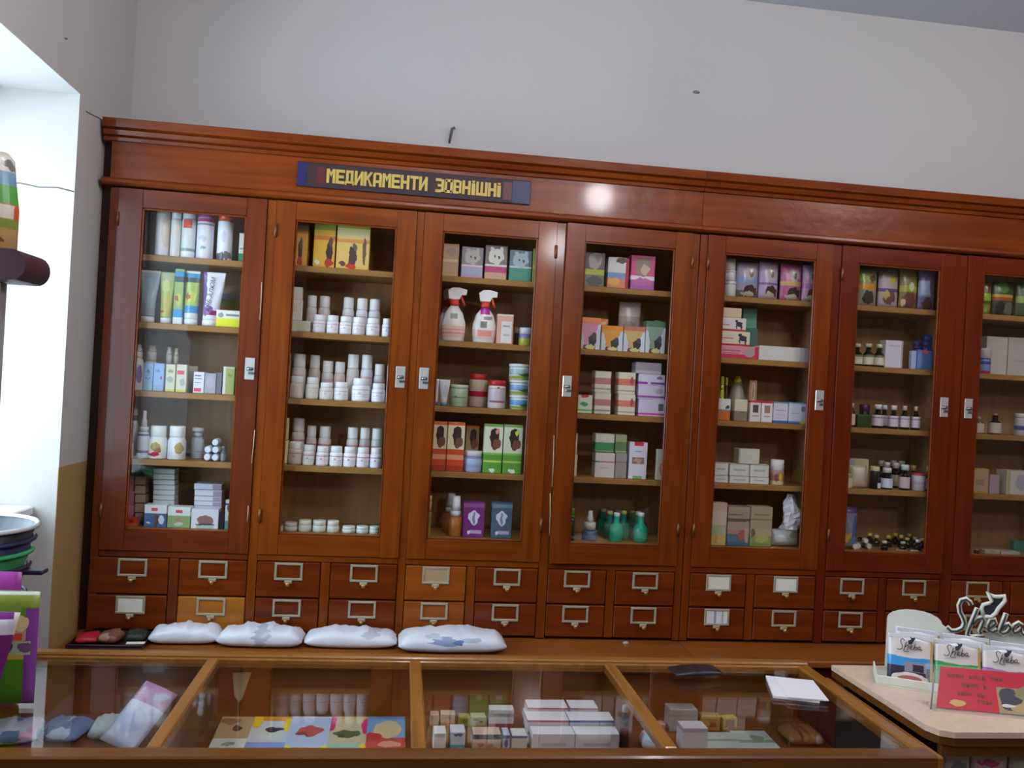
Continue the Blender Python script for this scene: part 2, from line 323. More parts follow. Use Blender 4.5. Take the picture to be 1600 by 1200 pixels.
def unit(ks, x0, x1, label, hinge, latch, angs):
    u = tag(node('medicine_cabinet', ((x0+x1)/2, 3.45, 0)), label, 'cabinet', 'glazed medicine cabinets along the wall')
    g = lambda k: GLS[k]
    # carcass
    MB().box(x0, x1, 3.60, 3.614, .70, 2.44).build('back_panel', WIN, u)
    ends = [x0]+[(GLS[a][1]+GLS[b][0])/2 for a, b in zip(ks, ks[1:])]+[x1]
    dz0, dz1 = 1.0, DT
    for i, e in enumerate(ends):
        k = ks[min(i, 3)]
        a = (GLS[ks[i-1]][1]+ST) if i > 0 else x0
        b = (GLS[ks[i]][0]-ST) if i < 4 else x1
        if i == 0 and ks[0] == 0: b = -1.062
        MB().box(a+.001, b-.001, 3.307, 3.345, .73, DT, .001).build('post', WDZ[k], u)
        pa, pb = (e, e+.02) if i == 0 else ((e-.02, e) if i == 4 else (e-.01, e+.01))
        MB().box(pa, pb, 3.346, 3.5995, .73, 2.44).build('partition' if 0 < i < 4 else 'side_panel', WIN, u)
    for i, k in enumerate(ks):
        a, b = ends[i]+(.02 if i == 0 else .01), ends[i+1]-(.02 if i == 3 else .01)
        for z in SHZ[:4]: MB().box(a, b, 3.352, 3.5995, z-.023, z, .002).build('shelf', WSH, u)
        MB().box(a, b, 3.346, 3.5995, SHZ[4]-.022, SHZ[4], .001).build('bottom_shelf', WSH, u)
        gl, gr = GLS[k]; c0 = gl-ST if k else -1.092
        MB().box(c0 if k else -1.062, gr+ST, 3.306, 3.345, 1.0015, DB-.002, .002).build('cross_rail', WDX[k], u)
        MB().box(gl+.164, gl+.198, 3.306, 3.345, .736, 1.0, .002).build('drawer_stile', WDZ[k], u)
        for row in (0, 1):
            drawer(u, k, row, 0, c0, gl+.163); drawer(u, k, row, 1, gl+.199, gr+ST)
        d = door(u, k, hinge[i], latch[i], angs[i])
    # cornice, frieze, lower moulding
    c0 = x0-.028 if x0 < -1 else x0; c1 = x1
    yf = 3.298
    MB().box(x0, c1, yf, 3.62-.006, 2.386, 2.523).build('frieze', WFR, u)
    prof = [(yf, 2.518), (yf-.008, 2.520), (yf-.010, 2.532), (yf-.004, 2.536), (yf-.016, 2.540), (yf-.020, 2.556), (yf-.012, 2.561), (yf-.026, 2.566), (yf-.030, 2.594), (yf-.028, 2.597), (3.60, 2.597), (3.60, 2.518)]
    MB().prism(prof, 'x', c0, c1).build('cornice', WFR, u)
    prof = [(yf, 2.387), (yf-.006, 2.385), (yf-.014, 2.378), (yf-.016, 2.368), (yf-.010, 2.362), (yf-.003, 2.3585), (3.36, 2.3585), (3.36, 2.387)]
    MB().prism(prof, 'x', c0, c1).build('moulding', WH, u)
    # ledge and base
    MB().box(c0 if x0 < -1 else x0, x1, 3.082, 3.612, .698, .725, .005).build('ledge', wood('#7a4016', '#925220', 'x', .3), u)
    MB().box(x0, x1, 3.13, 3.60, .0, .697).build('base', WDR, u)
    for i in range(4): MB().box(ends[i]+.05, ends[i+1]-.05, 3.118, 3.131, .12, .62, .004).build('base_panel', WDR, u)
    return u
UA = unit([0, 1, 2, 3], -1.094, 1.150, 'red-brown wooden wall cabinet with four glazed doors beside the window', (0, 0, 1, 1), (1, 1, 0, 0), (0, 0, 0, 1.9))
UB = unit([4, 5, 6, 7], 1.1515, 3.41, 'red-brown wooden wall cabinet of glazed doors behind the pet food stand', (0, 0, 1, 1), (1, 1, 0, 0), (0, 0, 0, 0))
MB().box(-1.134, -1.0955, 3.345, 3.355, .726, 2.52).build('shaded_filler', wood('#2c130b', '#38190f', 'z'), UA)  # wall-gap filler, its dark colour standing in for the gap's shadow
def chip(k, px, y0, y1, w=.003):
    a, b = P(px[0], y0, 3.30), P(px[1], y1, 3.30); u = [o for o in (UA if k < 4 else UB).children if o.name.startswith('door')][k % 4]
    MB().tube([(a.x, 3.2995, a.z), ((a.x+b.x)/2+.001, 3.2993, (a.z+b.z)/2), (b.x, 3.2995, b.z)], w*.5, 5).build('paint_chip', PALE, u)
for c in ((0, (409, 406), 441, 500), (0, (398, 393), 672, 724), (0, (388, 386), 790, 815), (3, (864, 861), 680, 760), (3, (858, 857), 770, 835)): chip(*c)
# ------------------------------------------------------------------ sign on the frieze
sg = tag(node('shop_sign', (.013, 3.2975, 2.408)), 'dark red sign with yellow block letters and blue ends on the frieze', 'sign')
a, b = -.430, .455; z0, z1 = 2.409, 2.501; yf = 3.2895
MB().box(a, b, yf, 3.2975, z0, z1, .002).build('board', PR('#2c0910', bands=[(0, .12, '#230a1e'), (.86, 1, '#230a1e')], rough=.6), sg)
BLU, RED = M('#0f1150', .4, 0, 'blue_paint'), M('#520a0e', .4, 0, 'red_paint')
MB().box(a+.002, a+.036, yf-.0012, yf, z0+.004, z1-.004).build('end_block', BLU, sg); MB().box(b-.072, b-.002, yf-.0012, yf, z0+.002, z1-.004).build('end_block', M('#1d1d46', .4, 0, 'dull_blue'), sg)
MB().box(a+.072, a+.106, yf-.001, yf, z0+.012, z1-.012).build('red_block', RED, sg); MB().box(b-.108, b-.074, yf-.001, yf, z0+.012, z1-.012).build('red_block', RED, sg)
T = .31
def R_(x0, x1, y0, y1): return [(x0, y0), (x1, y0), (x1, y1), (x0, y1)]
LET = {
 'М': [R_(0, T, 0, 1), R_(1-T, 1, 0, 1), [(T, 1), (T, .72), (.5, .42), (1-T, .72), (1-T, 1), (.5, .74)]],
 'Е': [R_(0, T, 0, 1), R_(T, 1, .8, 1), R_(T, .9, .4, .6), R_(T, 1, 0, .2)],
 'Д': [R_(.08, .08+T, .2, 1), R_(.92-T, .92, .2, 1), R_(.08+T, .92-T, .82, 1), R_(0, 1, .08, .24), R_(0, .16, -.04, .08), R_(.84, 1, -.04, .08)],
 'И': [R_(0, T, 0, 1), R_(1-T, 1, 0, 1), [(T, .1), (T, .42), (1-T, .9), (1-T, .58)]],
 'К': [R_(0, T, 0, 1), [(T, .4), (T, .66), (.7, 1), (1, 1), (.55, .53)], [(T+.12, .5), (.5, .64), (1, 0), (.7, 0)]],
 'А': [R_(0, T, 0, .86), R_(1-T, 1, 0, .86), [(0, .86), (1, .86), (.84, 1), (.16, 1)], R_(T, 1-T, .28, .46)],
 'Н': [R_(0, T, 0, 1), R_(1-T, 1, 0, 1), R_(T, 1-T, .4, .6)],
 'Т': [R_(0, 1, .8, 1), R_(.5-T/2, .5+T/2, 0, .8)],
 'З': [R_(1-T, 1, .06, .94), R_(0, 1-T, .8, 1), R_(.25, 1-T, .41, .59), R_(0, 1-T, 0, .2)],
 'О': [R_(0, T, .06, .94), R_(1-T, 1, .06, .94), R_(.08, .92, .8, 1), R_(.08, .92, 0, .2)],
 'В': [R_(0, T, 0, 1), R_(1-T, .96, .06, .94), R_(T, 1-T, .82, 1), R_(T, 1-T, .42, .58), R_(T, 1-T, 0, .18)],
 'І': [R_(.1, .9, 0, .84), R_(.2, .8, .9, 1.04)],
 'Ш': [R_(0, .22, 0, 1), R_(.39, .61, .2, 1), R_(.78, 1, 0, 1), R_(.22, .78, 0, .2)]}
YEL = M('#b99a45', .45, 0, 'yellow_paint')
def word(txt, xa, xb, zc, h):
    ws = [.55 if c == 'І' else (1.35 if c == 'Ш' else 1) for c in txt]; k = (xb-xa)/sum(ws); x = xa
    for c, wd in zip(txt, ws):
        m_ = MB()
        for poly in LET[c]: m_.prism([(x+(.03+.94*p)*wd*k, zc+(q_-.5)*h) for p, q_ in poly], 'y', yf-.004, yf)
        m_.build('letter', YEL, sg); x += wd*k
word('МЕДИКАМЕНТИ', -.322, .058, 2.4555, .053); word('ЗОВНІШНІ', .086, .340, 2.4545, .053)
# ------------------------------------------------------------------ goods on the shelves
ORD = ['first', 'second', 'third', 'fourth', 'fifth', 'sixth', 'seventh', 'eighth', 'ninth', 'tenth', 'eleventh', 'twelfth', 'thirteenth']
SHN = ['top', 'second', 'third', 'fourth', 'bottom']
ROW = (3.368, 3.448, 3.522)
CTX = dict(d=0, s=0, z=0)
LAST = dict(top=0)
def S(d, s): CTX.update(d=d-1, s=s-1, z=SHZ[s-1]+.0006)
def suffix(): return ', %s shelf, %s glass door from window' % (SHN[CTX['s']], ORD[CTX['d']])
def spot(xl, xr, yt, row, round_=False, on=False, dp=None):
    """measure: base centre, width, height of an item seen between xl and xr with its top at yt"""
    Yf = ROW[row] if not isinstance(row, float) else row; zb = LAST['top']+.0006 if on else CTX['z']; Y = Yf
    yb = proj((P((xl+xr)/2, yt, Y).x, Y, zb))[1]
    ym = (yt+yb)/2; wd = (P(xr, ym, Y)-P(xl, ym, Y)).x
    if round_: Y = Yf+wd/2*(dp or 1); wd = (P(xr, ym, Y)-P(xl, ym, Y)).x
    cx = P((xl+xr)/2, ym, Y).x; h = P((xl+xr)/2, yt, Y).z-zb
    LAST['top'] = zb+h
    return cx, Y, zb, wd, h
def thing(name, loc, desc, cat, group=None, plain=False):
    return tag(node(name, loc), desc if plain else desc+suffix(), cat, group)
rd = lambda *a: tuple(round(x, 3) for x in a)
def carton(xl, xr, yt, row, desc, base, bands=(), blobs=(), on=False, dep=None, rot=0, name='carton', group=None, flap=None):
    cx, Y, z, wd, h = spot(xl, xr, yt, row, on=on); wd = max(wd-.0008, .004)
    d = dep or min(max(wd*.6, .02), .07); h = max(h, .006)
    m = MB().box(-wd/2, wd/2, 0, d, 0, h, .0014); 
    t = m.mesh(name, PR(base, bands, blobs)); o = bpy.data.objects.new(name, t); C.objects.link(o)
    o.location = (cx, Y, z); WL[o.name] = Vector((cx, Y, z)); o.rotation_euler.z = math.radians(rot)
    if flap:
        MB().box(-wd/2+.001, wd/2-.001, .001, d*.9, h, h+.0008).build('flap', M(flap, .5), o, False)
    return tag(o, desc+suffix(), 'box', group)
def stack(xl, xr, ys, row, desc, prints, dep=None, group=None, on=False, lilac=None):
    """ys: the tops from the lowest to the topmost"""
    n = len(ys)
    for i, yt in enumerate(ys):
        pos = 'lowest' if i == 0 else ('topmost' if i == n-1 else ORD[i])
        p = prints[i % len(prints)]
        dx = random.uniform(-.5, .5)
        o = carton(xl+dx, xr+dx, yt, row, '%s %s of its stack' % (desc, pos if pos in ('lowest', 'topmost') else pos), *p, on=(i > 0 or on), dep=dep, group=group)
    return o
def pill(xl, xr, yt, row, desc, col='#e9e7e3', cap='#efeeec', group=None, band='#d8b8bc', capf=.30):
    cx, Y, z, wd, h = spot(xl, xr, yt, row, True)
    r = thing('pill_bottle', (cx, Y, z), desc, 'bottle', group); R = wd/2; hb = h*(1-capf)
    k = rd(R, h, capf)
    cached(('pb',)+k, lambda: MB().lathe([(R*.94, 0), (R, h*.02), (R, hb*.86), (R*.93, hb*.95), (R*.8, hb)], 18), 'body', M(col, .35), r)
    cached(('pl',)+k, lambda: MB().lathe([(R*1.008, h*.10), (R*1.008, hb*.80)], 18, caps=False), 'label', PR(col, bands=[(.82, .93, band), (.40, .46, '#c9c4c8'), (.2, .25, '#cfcacb')], blobs=[(.45, .58, .1, .09, band)]), r)
    cached(('pc',)+k, lambda: MB().lathe([(R*.84, hb), (R*.87, hb+h*.015), (R*.86, h*.97), (R*.8, h)], 18), 'cap', M(cap, .4), r)
    return r
def can(xl, xr, yt, row, desc, body, capc, capf=.2, bands=(), blobs=(), shoulder='#d9d9dc'):
    cx, Y, z, wd, h = spot(xl, xr, yt, row, True); R = wd/2; hb = h*(1-capf)
    r = thing('spray_can', (cx, Y, z), desc, 'can')
    MB().lathe([(R*.95, 0), (R, .004), (R, hb*.95), (R*.9, hb*.99), (R*.8, hb)], 20).build('body', PR(body, bands, blobs, .3), r, False)
    MB().lathe([(R*.9, hb), (R*.9, h*.96), (R*.84, h)], 20).build('cap', M(capc, .35), r, False)
def tub(xl, xr, yt, row, desc, body, lid, lidf=.2, bands=(), blobs=(), lidw=1.0, name='jar', on=False, neck=None):
    cx, Y, z, wd, h = spot(xl, xr, yt, row, True, on=on); R = wd/2; hb = h*(1-lidf)
    r = thing(name, (cx, Y, z), desc, 'jar')
    prof = [(R*.95, 0), (R, h*.02), (R, hb*.9), (R*.93, hb)] if not neck else [(R*.95, 0), (R, h*.02), (R, hb*.78), (R*.85, hb*.93), (R*neck, hb)]
    MB().lathe(prof, 20).build('body', PR(body, bands, blobs, .35), r, False)
    L = R*lidw
    MB().lathe([(L*.97, hb), (L, hb+h*.01), (L, h*.975), (L*.93, h)], 20).build('lid', M(lid, .4), r, False)
def tube(xl, xr, yt, row, desc, col, cap, capw=.7, bands=(), blobs=(), crimp='#e8e8e8', lean=0, txt=None):
    cx, Y, z, wd, h = spot(xl, xr, yt, row); 
    r = thing('squeeze_tube', (cx, Y+.02, z), desc, 'tube'); hc = h*.11; rc = wd*capw/2
    n = 20; m = MB(); vs = []
    lv = [(hc, rc*.9, rc*.9), (hc+h*.03, rc*1.02, rc*.98), (h*.4, rc*1.08, rc*.8), (h*.8, wd*.48, rc*.3), (h*.93, wd/2, .0022), (h*.995, wd/2, .0018)]
    for zz, a, b in lv: vs += [(a*math.cos(2*math.pi*i/n)+lean*zz/h*wd, b*math.sin(2*math.pi*i/n), zz) for i in range(n)]
    m.add(vs, [(j*n+i, j*n+(i+1) % n, (j+1)*n+(i+1) % n, (j+1)*n+i) for j in range(len(lv)-1) for i in range(n)], True).cap(n, len(lv))
    m.build('body', PR(col, list(bands)+[(.95, 1, crimp)], blobs, .3), r, False)
    MB().lathe([(rc, 0), (rc, hc*.95), (rc*.9, hc)], 18).build('cap', M(cap, .4), r, False)
    if txt:
        c = bpy.data.curves.new('lettering', 'FONT'); c.body = txt; c.size = h*.115; c.extrude = .0004; c.shear = .25
        t = bpy.data.objects.new('tmp', c); C.objects.link(t); me = bpy.data.meshes.new_from_object(t.evaluated_get(bpy.context.evaluated_depsgraph_get())); bpy.data.objects.remove(t)
        me.materials.append(M('#4a4560', .5)); o = bpy.data.objects.new('lettering', me); C.objects.link(o); o.parent = r
        o.matrix_local = Matrix.Translation((wd*.02, -rc*1.04, h*.24)) @ Matrix.Rotation(math.radians(-7), 4, 'X') @ Matrix.Rotation(math.radians(84), 4, 'Y').inverted() @ Matrix.Rotation(math.radians(90), 4, 'X')
    return r
def dropper(xl, xr, yt, row, desc, body, cap, bodyf=.5, capf=.2, nozw=.3, bands=(), name='dropper_bottle', tip=None, glass=False, cone=False):
    """bottle with a stepped screw collar and a narrow nozzle"""
    cx, Y, z, wd, h = spot(xl, xr, yt, row, True); R = wd/2; hb = h*bodyf; hc = hb+h*capf
    r = thing(name, (cx, Y, z), desc, 'bottle')
    MB().lathe([(R*.95, 0), (R, h*.02), (R*.97, hb*.35), (R*.62, hb*.75), (R*.36, hb)] if cone else [(R*.95, 0), (R, h*.02), (R, hb*.86), (R*.8, hb*.96), (R*.6, hb)], 18).build('body', clear(name+'_glass', lin(body)[:3], .45, body) if glass else PR(body, bands, (), .3), r, False)
    q_ = .45 if cone else 1
    MB().lathe([(R*.72*q_, hb), (R*.75*q_, hc-.002), (R*.6*q_, hc)], 18).build('collar', M(cap, .4), r, False)
    MB().lathe([(R*max(nozw, min(nozw*1.5, .7)), hc), (R*max(nozw, min(nozw*1.3, .65)), hc+(h-hc)*.4), (R*nozw, hc+(h-hc)*.5), (R*nozw*.9, h)], 14).build('nozzle', M(tip or cap, .4), r, False)
    return r
def vial(xl, xr, yt, row, desc, glass='#2a1409', cap='#e6e2da', label='#dcd6cc', bands=(), capf=.18, capw=.6, labf=(.08, .52), group=None, name='vial', shoulder=.72):
    cx, Y, z, wd, h = spot(xl, xr, yt, row, True); R = wd/2; hn = h*(1-capf)
    r = thing(name, (cx, Y, z), desc, 'bottle', group)
    k = rd(R, h, capf, shoulder, capw)
    cached(('vb',)+k, lambda: MB().lathe([(R*.93, 0), (R, h*.02), (R, hn*shoulder), (R*.8, hn*(shoulder+.1)), (R*.45, hn*(shoulder+.18)), (R*.42, hn)], 16), 'body', M(glass, .12), r)
    if label: cached(('vl',)+k+rd(*labf), lambda: MB().lathe([(R*1.02, h*labf[0]), (R*1.02, h*labf[1])], 16, caps=False), 'label', PR(label, bands), r)
    cached(('vc',)+k, lambda: MB().lathe([(R*capw, hn), (R*capw, h*.98), (R*capw*.9, h)], 14), 'cap', M(cap, .4), r)
    return r
def pouchm(wd, d, h, n=9, puff=1.0, seed=0, top_flat=.06):
    """standing flat bag: pinched edges, puffed belly"""
    m = MB(); vs = []; random.seed(seed)
    N, K = n, 8
    for s in (-1, 1):
        for j in range(K+1):
            for i in range(N+1):
                u, v = i/N, j/K; p = (math.sin(math.pi*u)**.6)*(math.sin(math.pi*min(1, v*(1-top_flat)+.02))**.5)*puff
                wob = .12*noise.noise(Vector((u*3+seed, v*3, s)))
                vs.append(((u-.5)*wd, s*(d/2*max(p+wob*p, .02)), v*h))
    o = (N+1)*(K+1)
    fs = [(b+j*(N+1)+i, b+j*(N+1)+i+1, b+(j+1)*(N+1)+i+1, b+(j+1)*(N+1)+i) for b in (0, o) for j in range(K) for i in range(N)]
    edge = [j*(N+1) for j in range(K+1)], [j*(N+1)+N for j in range(K+1)], list(range(N+1)), [K*(N+1)+i for i in range(N+1)]
    for e in edge: fs += [(e[i], e[i+1], o+e[i+1], o+e[i]) for i in range(len(e)-1)]
    return m.add(vs, fs, True)
def pack(xl, xr, yt, row, desc, base, bands=(), blobs=(), dep=.035, name='packet', rough=.25, seed=0, on=False):
    cx, Y, z, wd, h = spot(xl, xr, yt, row, on=on)
    o = bpy.data.objects.new(name, pouchm(wd, dep, h, seed=seed+int(xl)).mesh(name, PR(base, bands, blobs, rough))); C.objects.link(o)
    o.location = (cx, Y+dep/2, z); return tag(o, desc+suffix(), 'packet')
def trigger(xl, xr, yt, hl, row, desc, lab):
    cx, Y, z, wd, h = spot(xl, xr, yt, row, True, dp=.55)
    r = thing('trigger_spray', (cx, Y, z), desc, 'bottle'); R = wd/2; f = .55
    hb = h*.68
    MB().lathe([(R*.82, 0), (R*.9, h*.015), (R, hb*.3), (R*.98, hb*.5), (R*.72, hb*.78), (R*.36, hb*.94), (R*.3, hb)], 22, sx=1, sy=f).build('body', PR('#e9e4e0', bands=lab[0], blobs=lab[1], rough=.3), r, False)
    MB().lathe([(R*.34, hb-.004), (R*.38, hb), (R*.36, hb+h*.095)], 16, sy=.85).build('collar', M('#d8452f', .4), r, False)
    zt = hb+h*.095; a = R*.36
    head = [(-a*1.25, zt+.001), (a*1.1, zt+.001), (a*1.5, zt+(h-zt)*.38), (a*2.6, zt+(h-zt)*.42), (a*2.7, zt+(h-zt)*.85), (a*.9, h), (-a*.7, h-.002), (-a*1.6, zt+(h-zt)*.7)]
    MB().prism(head, 'y', -R*.2, R*.2).build('spray_head', M('#ece7e2', .35), r, False)
    MB().tube([(a*1.4, 0, zt+(h-zt)*.34), (a*1.9, 0, zt-h*.03), (a*2.3, 0, zt-h*.10)], [.005, .0055, .004]).build('trigger', M('#d8452f', .4), r, False)
    return r
# ================= door 1
S(1, 1)
can(243, 266, 328, 0, 'tall white spray can with a pinkish shoulder', '#dcd9da', '#d9b7bd', .07, [(.0, .03, '#b9b6ba')], [(.85, .6, .3, .4, '#d8c8b8')])
can(267, 283, 325.5, 0, 'slim white spray can without any print', '#d8d8d6', '#dedede', .22, [(.55, .75, '#ddd3c6')])
can(284, 306, 327, 0, 'white spray can with a red price sticker', '#d4d8d8', '#cfd9dc', .2, [(.17, .24, '#7fa093'), (.0, .15, '#e2eaea')], [('r', .5, .86, .3, .11, '#e0472f')])
can(308, 334.5, 328.5, 0, 'white spray can with a magenta cap', '#d9d9e2', '#a3178f', .15, [(.80, .84, '#8f9a94'), (.88, .96, '#b52a78')], [(.5, .25, .18, .05, '#8d8d99'), (.45, .5, .25, .06, '#c4c4d0')])
can(340, 364, 333, 0, 'white spray can with an orange cap', '#e2e2ea', '#d9431d', .16, [(.96, 1, '#d9a528')], [(.3, .09, .3, .1, '#5a5560'), (.75, .12, .2, .1, '#77727c'), (.5, .6, .2, .12, '#d2ccd6')])
carton(373, 388, 364.5, 0, 'small cream carton with a green foot', '#dcd8c4', [(0, .28, '#1f8a57')], [(.8, .8, .35, .12, '#d4574c'), ('r', .4, .45, .3, .03, '#9aa18c')])
S(1, 2)
tube(214, 247, 421, 0, 'blue-grey squeeze tube standing on its white cap', '#8fa3ac', '#d6d6d4', .62, [(.1, .14, '#b49aa0')], [(.5, .55, .25, .3, '#9fb4bd')], '#b9cbbd')
tube(247, 270.5, 424, 0, 'yellow-green squeeze tube with a red ring', '#aebc5e', '#e3e0dc', .72, [(.11, .15, '#b2252e'), (.8, 1, '#a9b58a')], [(.6, .3, .3, .2, '#c3b956'), (.4, .7, .3, .15, '#c4cc80')], '#b9c8a8')
PICT = ([(.86, .96, '#1f8cc0'), (.76, .86, '#3b4655'), (.12, .27, '#1f8fc6'), (0, .12, '#d5dde0')], [(.5, .45, .32, .12, '#c2c24a'), (.3, .47, .2, .06, '#a0522a')])
carton(271.5, 286, 420, 0, 'narrow blue and green carton beside the matching tube', '#8fae5a', PICT[0], PICT[1])
tube(286.5, 309.5, 422, 0, 'blue and green squeeze tube with bee picture', '#9dbb58', '#dfe6ea', .9, PICT[0], PICT[1])
tube(311, 346, 424, 0, 'white squeeze tube with violet lettering and purple base', '#e4e3ee', '#e9e6ea', .72, [(.10, .2, '#8f1f58')], [(.06, .55, .16, .5, '#6b4b86'), (.05, .2, .5, .12, '#8a5ba0')], '#f0f0f6', .1, 'АЛБ-АЛЮМ')
carton(337.5, 379, 485, 0, 'low white and yellow carton', '#e6e4da', [(0, .52, '#dfe02c')], [('r', .62, .72, .25, .06, '#8a8880'), (.18, .7, .1, .14, '#9c9c98')])
S(1, 3)
dropper(208, 224, 538, 1, 'pale bottle behind the white and violet carton', '#d9d9cf', '#dcdcd2', .7, .14, .5)
dropper(226, 246, 539.5, 1, 'white bottle with a stepped screw cap', '#d6d8d6', '#dddcd8', .66, .2, .55)
dropper(257, 269, 542, 1, 'slim white dropper bottle with a thin tip', '#d3cfc4', '#d9d6cc', .62, .2, .5)
dropper(269.5, 279, 544, 1, 'slim cream dropper bottle with a thin tip', '#cfc8b4', '#cdbfa8', .62, .2, .5)
carton(205.5, 223, 569, 0, 'white carton with violet script panel', '#d8d5d2', [], [(.68, .6, .28, .35, '#7f78a6')])
carton(223.5, 239, 567, 0, 'sky blue carton next to the violet printed one', '#8fb4df', [(0, .3, '#8db6cf')], [(.5, .7, .2, .05, '#5b6f98'), (.5, .45, .3, .03, '#6b80a5')])
carton(239.5, 256, 567.5, 0, 'sky blue carton with a red dot', '#93b6e2', [(0, .2, '#86a8c8')], [(.75, .48, .12, .05, '#b04a6a'), (.4, .72, .25, .04, '#6c82b0')])
carton(258.5, 273.5, 569, 0, 'narrow cream carton with greenish print', '#d6d4b4', [(0, .1, '#c9c86a')], [(.5, .75, .3, .05, '#7f8a68'), (.5, .45, .35, .12, '#9fb0a0')])
carton(275, 291.5, 569.5, 0, 'cream carton with a red label strip', '#d6d2ba', [(0, .1, '#c9c25a')], [('r', .42, .71, .34, .07, '#df4350'), (.6, .35, .25, .16, '#a6a6a0')])
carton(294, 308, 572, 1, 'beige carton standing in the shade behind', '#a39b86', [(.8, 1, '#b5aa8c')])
carton(302, 319, 581, 0, 'short white carton with a red foot label', '#e2dfe6', [], [('r', .42, .16, .34, .08, '#dd4250'), ('r', .4, .82, .3, .03, '#6d6a75'), ('r', .45, .68, .35, .02, '#85828c'), ('r', .4, .5, .3, .02, '#a5a2ac')])
carton(319.5, 337.5, 583, 0, 'short lilac-grey carton', '#a7a3ad', [], [(.5, .55, .35, .3, '#b4b0b8')])
carton(338, 346.5, 582, 0, 'dark grey slim carton in the gap', '#6f6a72')
carton(348, 366.5, 573, 0, 'yellow-green carton with a white side', '#a9ac5f', [(.93, 1, '#c6c498')], [('r', .1, .5, .12, .5, '#d9d8d0'), (.6, .7, .25, .05, '#8a9050')])
S(1, 4)
dropper(201.5, 215.5, 637, 1, 'pale bottle with a blue collar', '#c3cdd4', '#39456e', .74, .1, .8, tip='#d6d0c2')
dropper(215, 234, 641.5, 0, 'tall white nozzle bottle with blue bands', '#d3dde4', '#e4e2e4', .56, .1, .32, [(.84, .92, '#5a6290'), (.2, .3, '#8d86a8')])
dropper(198, 208.5, 681, 0, 'small yellowish bottle by the first door frame', '#c9cfae', '#d6c8c0', .7, .12, .6)
tub(232.5, 262, 665, 0, 'white supplement jar with an oval flower picture', '#dde3e4', '#eaece8', .32, [], [(.5, .47, .43, .42, '#e8e4cf'), (.5, .52, .28, .22, '#a9963c'), (.6, .38, .18, .14, '#a8582a'), (.4, .2, .32, .1, '#cf2b5a')], .82, neck=.78)
tub(262.5, 291, 665.5, 0, 'white supplement jar with a golden oval picture', '#d9dfe0', '#e7e9e6', .32, [], [(.62, .47, .36, .42, '#e6e4e0'), (.72, .5, .22, .26, '#b59a5a')], .86, neck=.8)
dropper(298, 319, 668, 1, 'grey-white bottle behind the little round vials', '#b9c0c8', '#c6ccd2', .7, .16, .9, [(.3, .34, '#8e949c')])
for i, (x, y, t) in enumerate(((323, 716, 'lower window side'), (335.5, 717, 'lower post side'), (322.5, 704, 'upper window side'), (335.5, 705, 'upper post side'), (334, 691.5, 'uppermost'))):
    p = P(x, y, 3.37); R = .0142; zz = SHZ[3]+R+.0006+(0, 0, 1, 1, 2)[i]*R*2.02
    p.x = P(323, 717, 3.37).x+(0, .0295, .001, .0295, .0275)[i]
    r = thing('lying_vial', (p.x, 3.372, zz-R), 'tiny vial on its side, '+t, 'bottle', 'vials stacked on their sides')
    m = MB().lathe([(R, .012), (R, .055), (R*.9, .058)], 14); m.v = [(a, c, b+R) for a, b, c in m.v]; m.build('body', M('#aab3bd', .3), r, False)
    m = MB().lathe([(R*.7, 0), (R*.85, .002), (R*.85, .012)], 14); m.v = [(a, c, b+R) for a, b, c in m.v]; m.build('cap', M('#dde3ea', .35), r, False)
vial(345, 354, 697, 0, 'short dark grey vial beside the lying vials', '#5a5f69', '#6c717c', '#7d828c', capf=.2, capw=.7)
S(1, 5)
stack(193, 209, [812, 790, 768, 744], 1, 'rose carton', [('#b9747a',), ('#c07e84',)], .06, 'rose cartons in the first cabinet')
stack(210.5, 227, [819, 802, 787, 773, 759, 745], 1, 'tan flat carton', [('#b39a82', [(0, .12, '#5a4136')])], .06, 'tan flat cartons in the first cabinet')
carton(193, 214, 809, 0, 'orange-red carton below the rose ones', '#c8351f', [(0, .4, '#d0661f')], [(.6, .6, .2, .2, '#a31515')])
stack(239, 273, [815, 807, 798.5, 790, 782, 774, 766, 758, 750, 741, 732.5], 1, 'flat white carton', [('#d2d6d2', [(0, .12, '#8d9390')])], .06, 'flat white cartons in the first cabinet')
E7 = [('#dfe3ec', [(0, .12, '#8d93a0')], [('r', .84, .5, .17, .4, '#b49fb0')])]
stack(303.5, 347, [817, 808.5, 800, 791, 783.5, 776, 766, 756], 1, 'flat bluish-white carton', E7, .06, 'bluish flat cartons in the first cabinet')
carton(225, 260.5, 789, 0, 'white and blue carton with a dog picture', '#e1e1e2', [(0, .62, '#4a658f')], [('r', .45, .8, .14, .07, '#e04b59'), (.55, .3, .1, .3, '#6a4438'), (.78, .33, .13, .2, '#cdd6e4'), (.2, .2, .08, .05, '#dfe6ee')])
carton(261.5, 297.5, 792, 0, 'white and green carton with a meadow picture', '#dfe3dc', [(0, .58, '#8fa873')], [('r', .5, .78, .15, .07, '#e04b59'), (.5, .36, .16, .14, '#b98a72'), (.5, .18, .2, .08, '#c9cdb4')])
carton(298.5, 341.5, 796, 0, 'white carton with a brown cap picture', '#e3e2e8', [], [(.52, .42, .3, .28, '#9a6f6a'), (.52, .12, .34, .16, '#b9c6c0'), (.52, .22, .36, .06, '#5a4a50')])
carton(343, 350, 800, 0, 'black slim carton between the white ones', '#23202a')
carton(351.5, 361.5, 781, 0, 'narrow white and teal upright carton', '#d9e3da', [(0, .3, '#5f9c92'), (.82, .88, '#3c3f8a')], [(.45, .72, .2, .12, '#5c6a66'), (.6, .45, .15, .08, '#b58a92')])
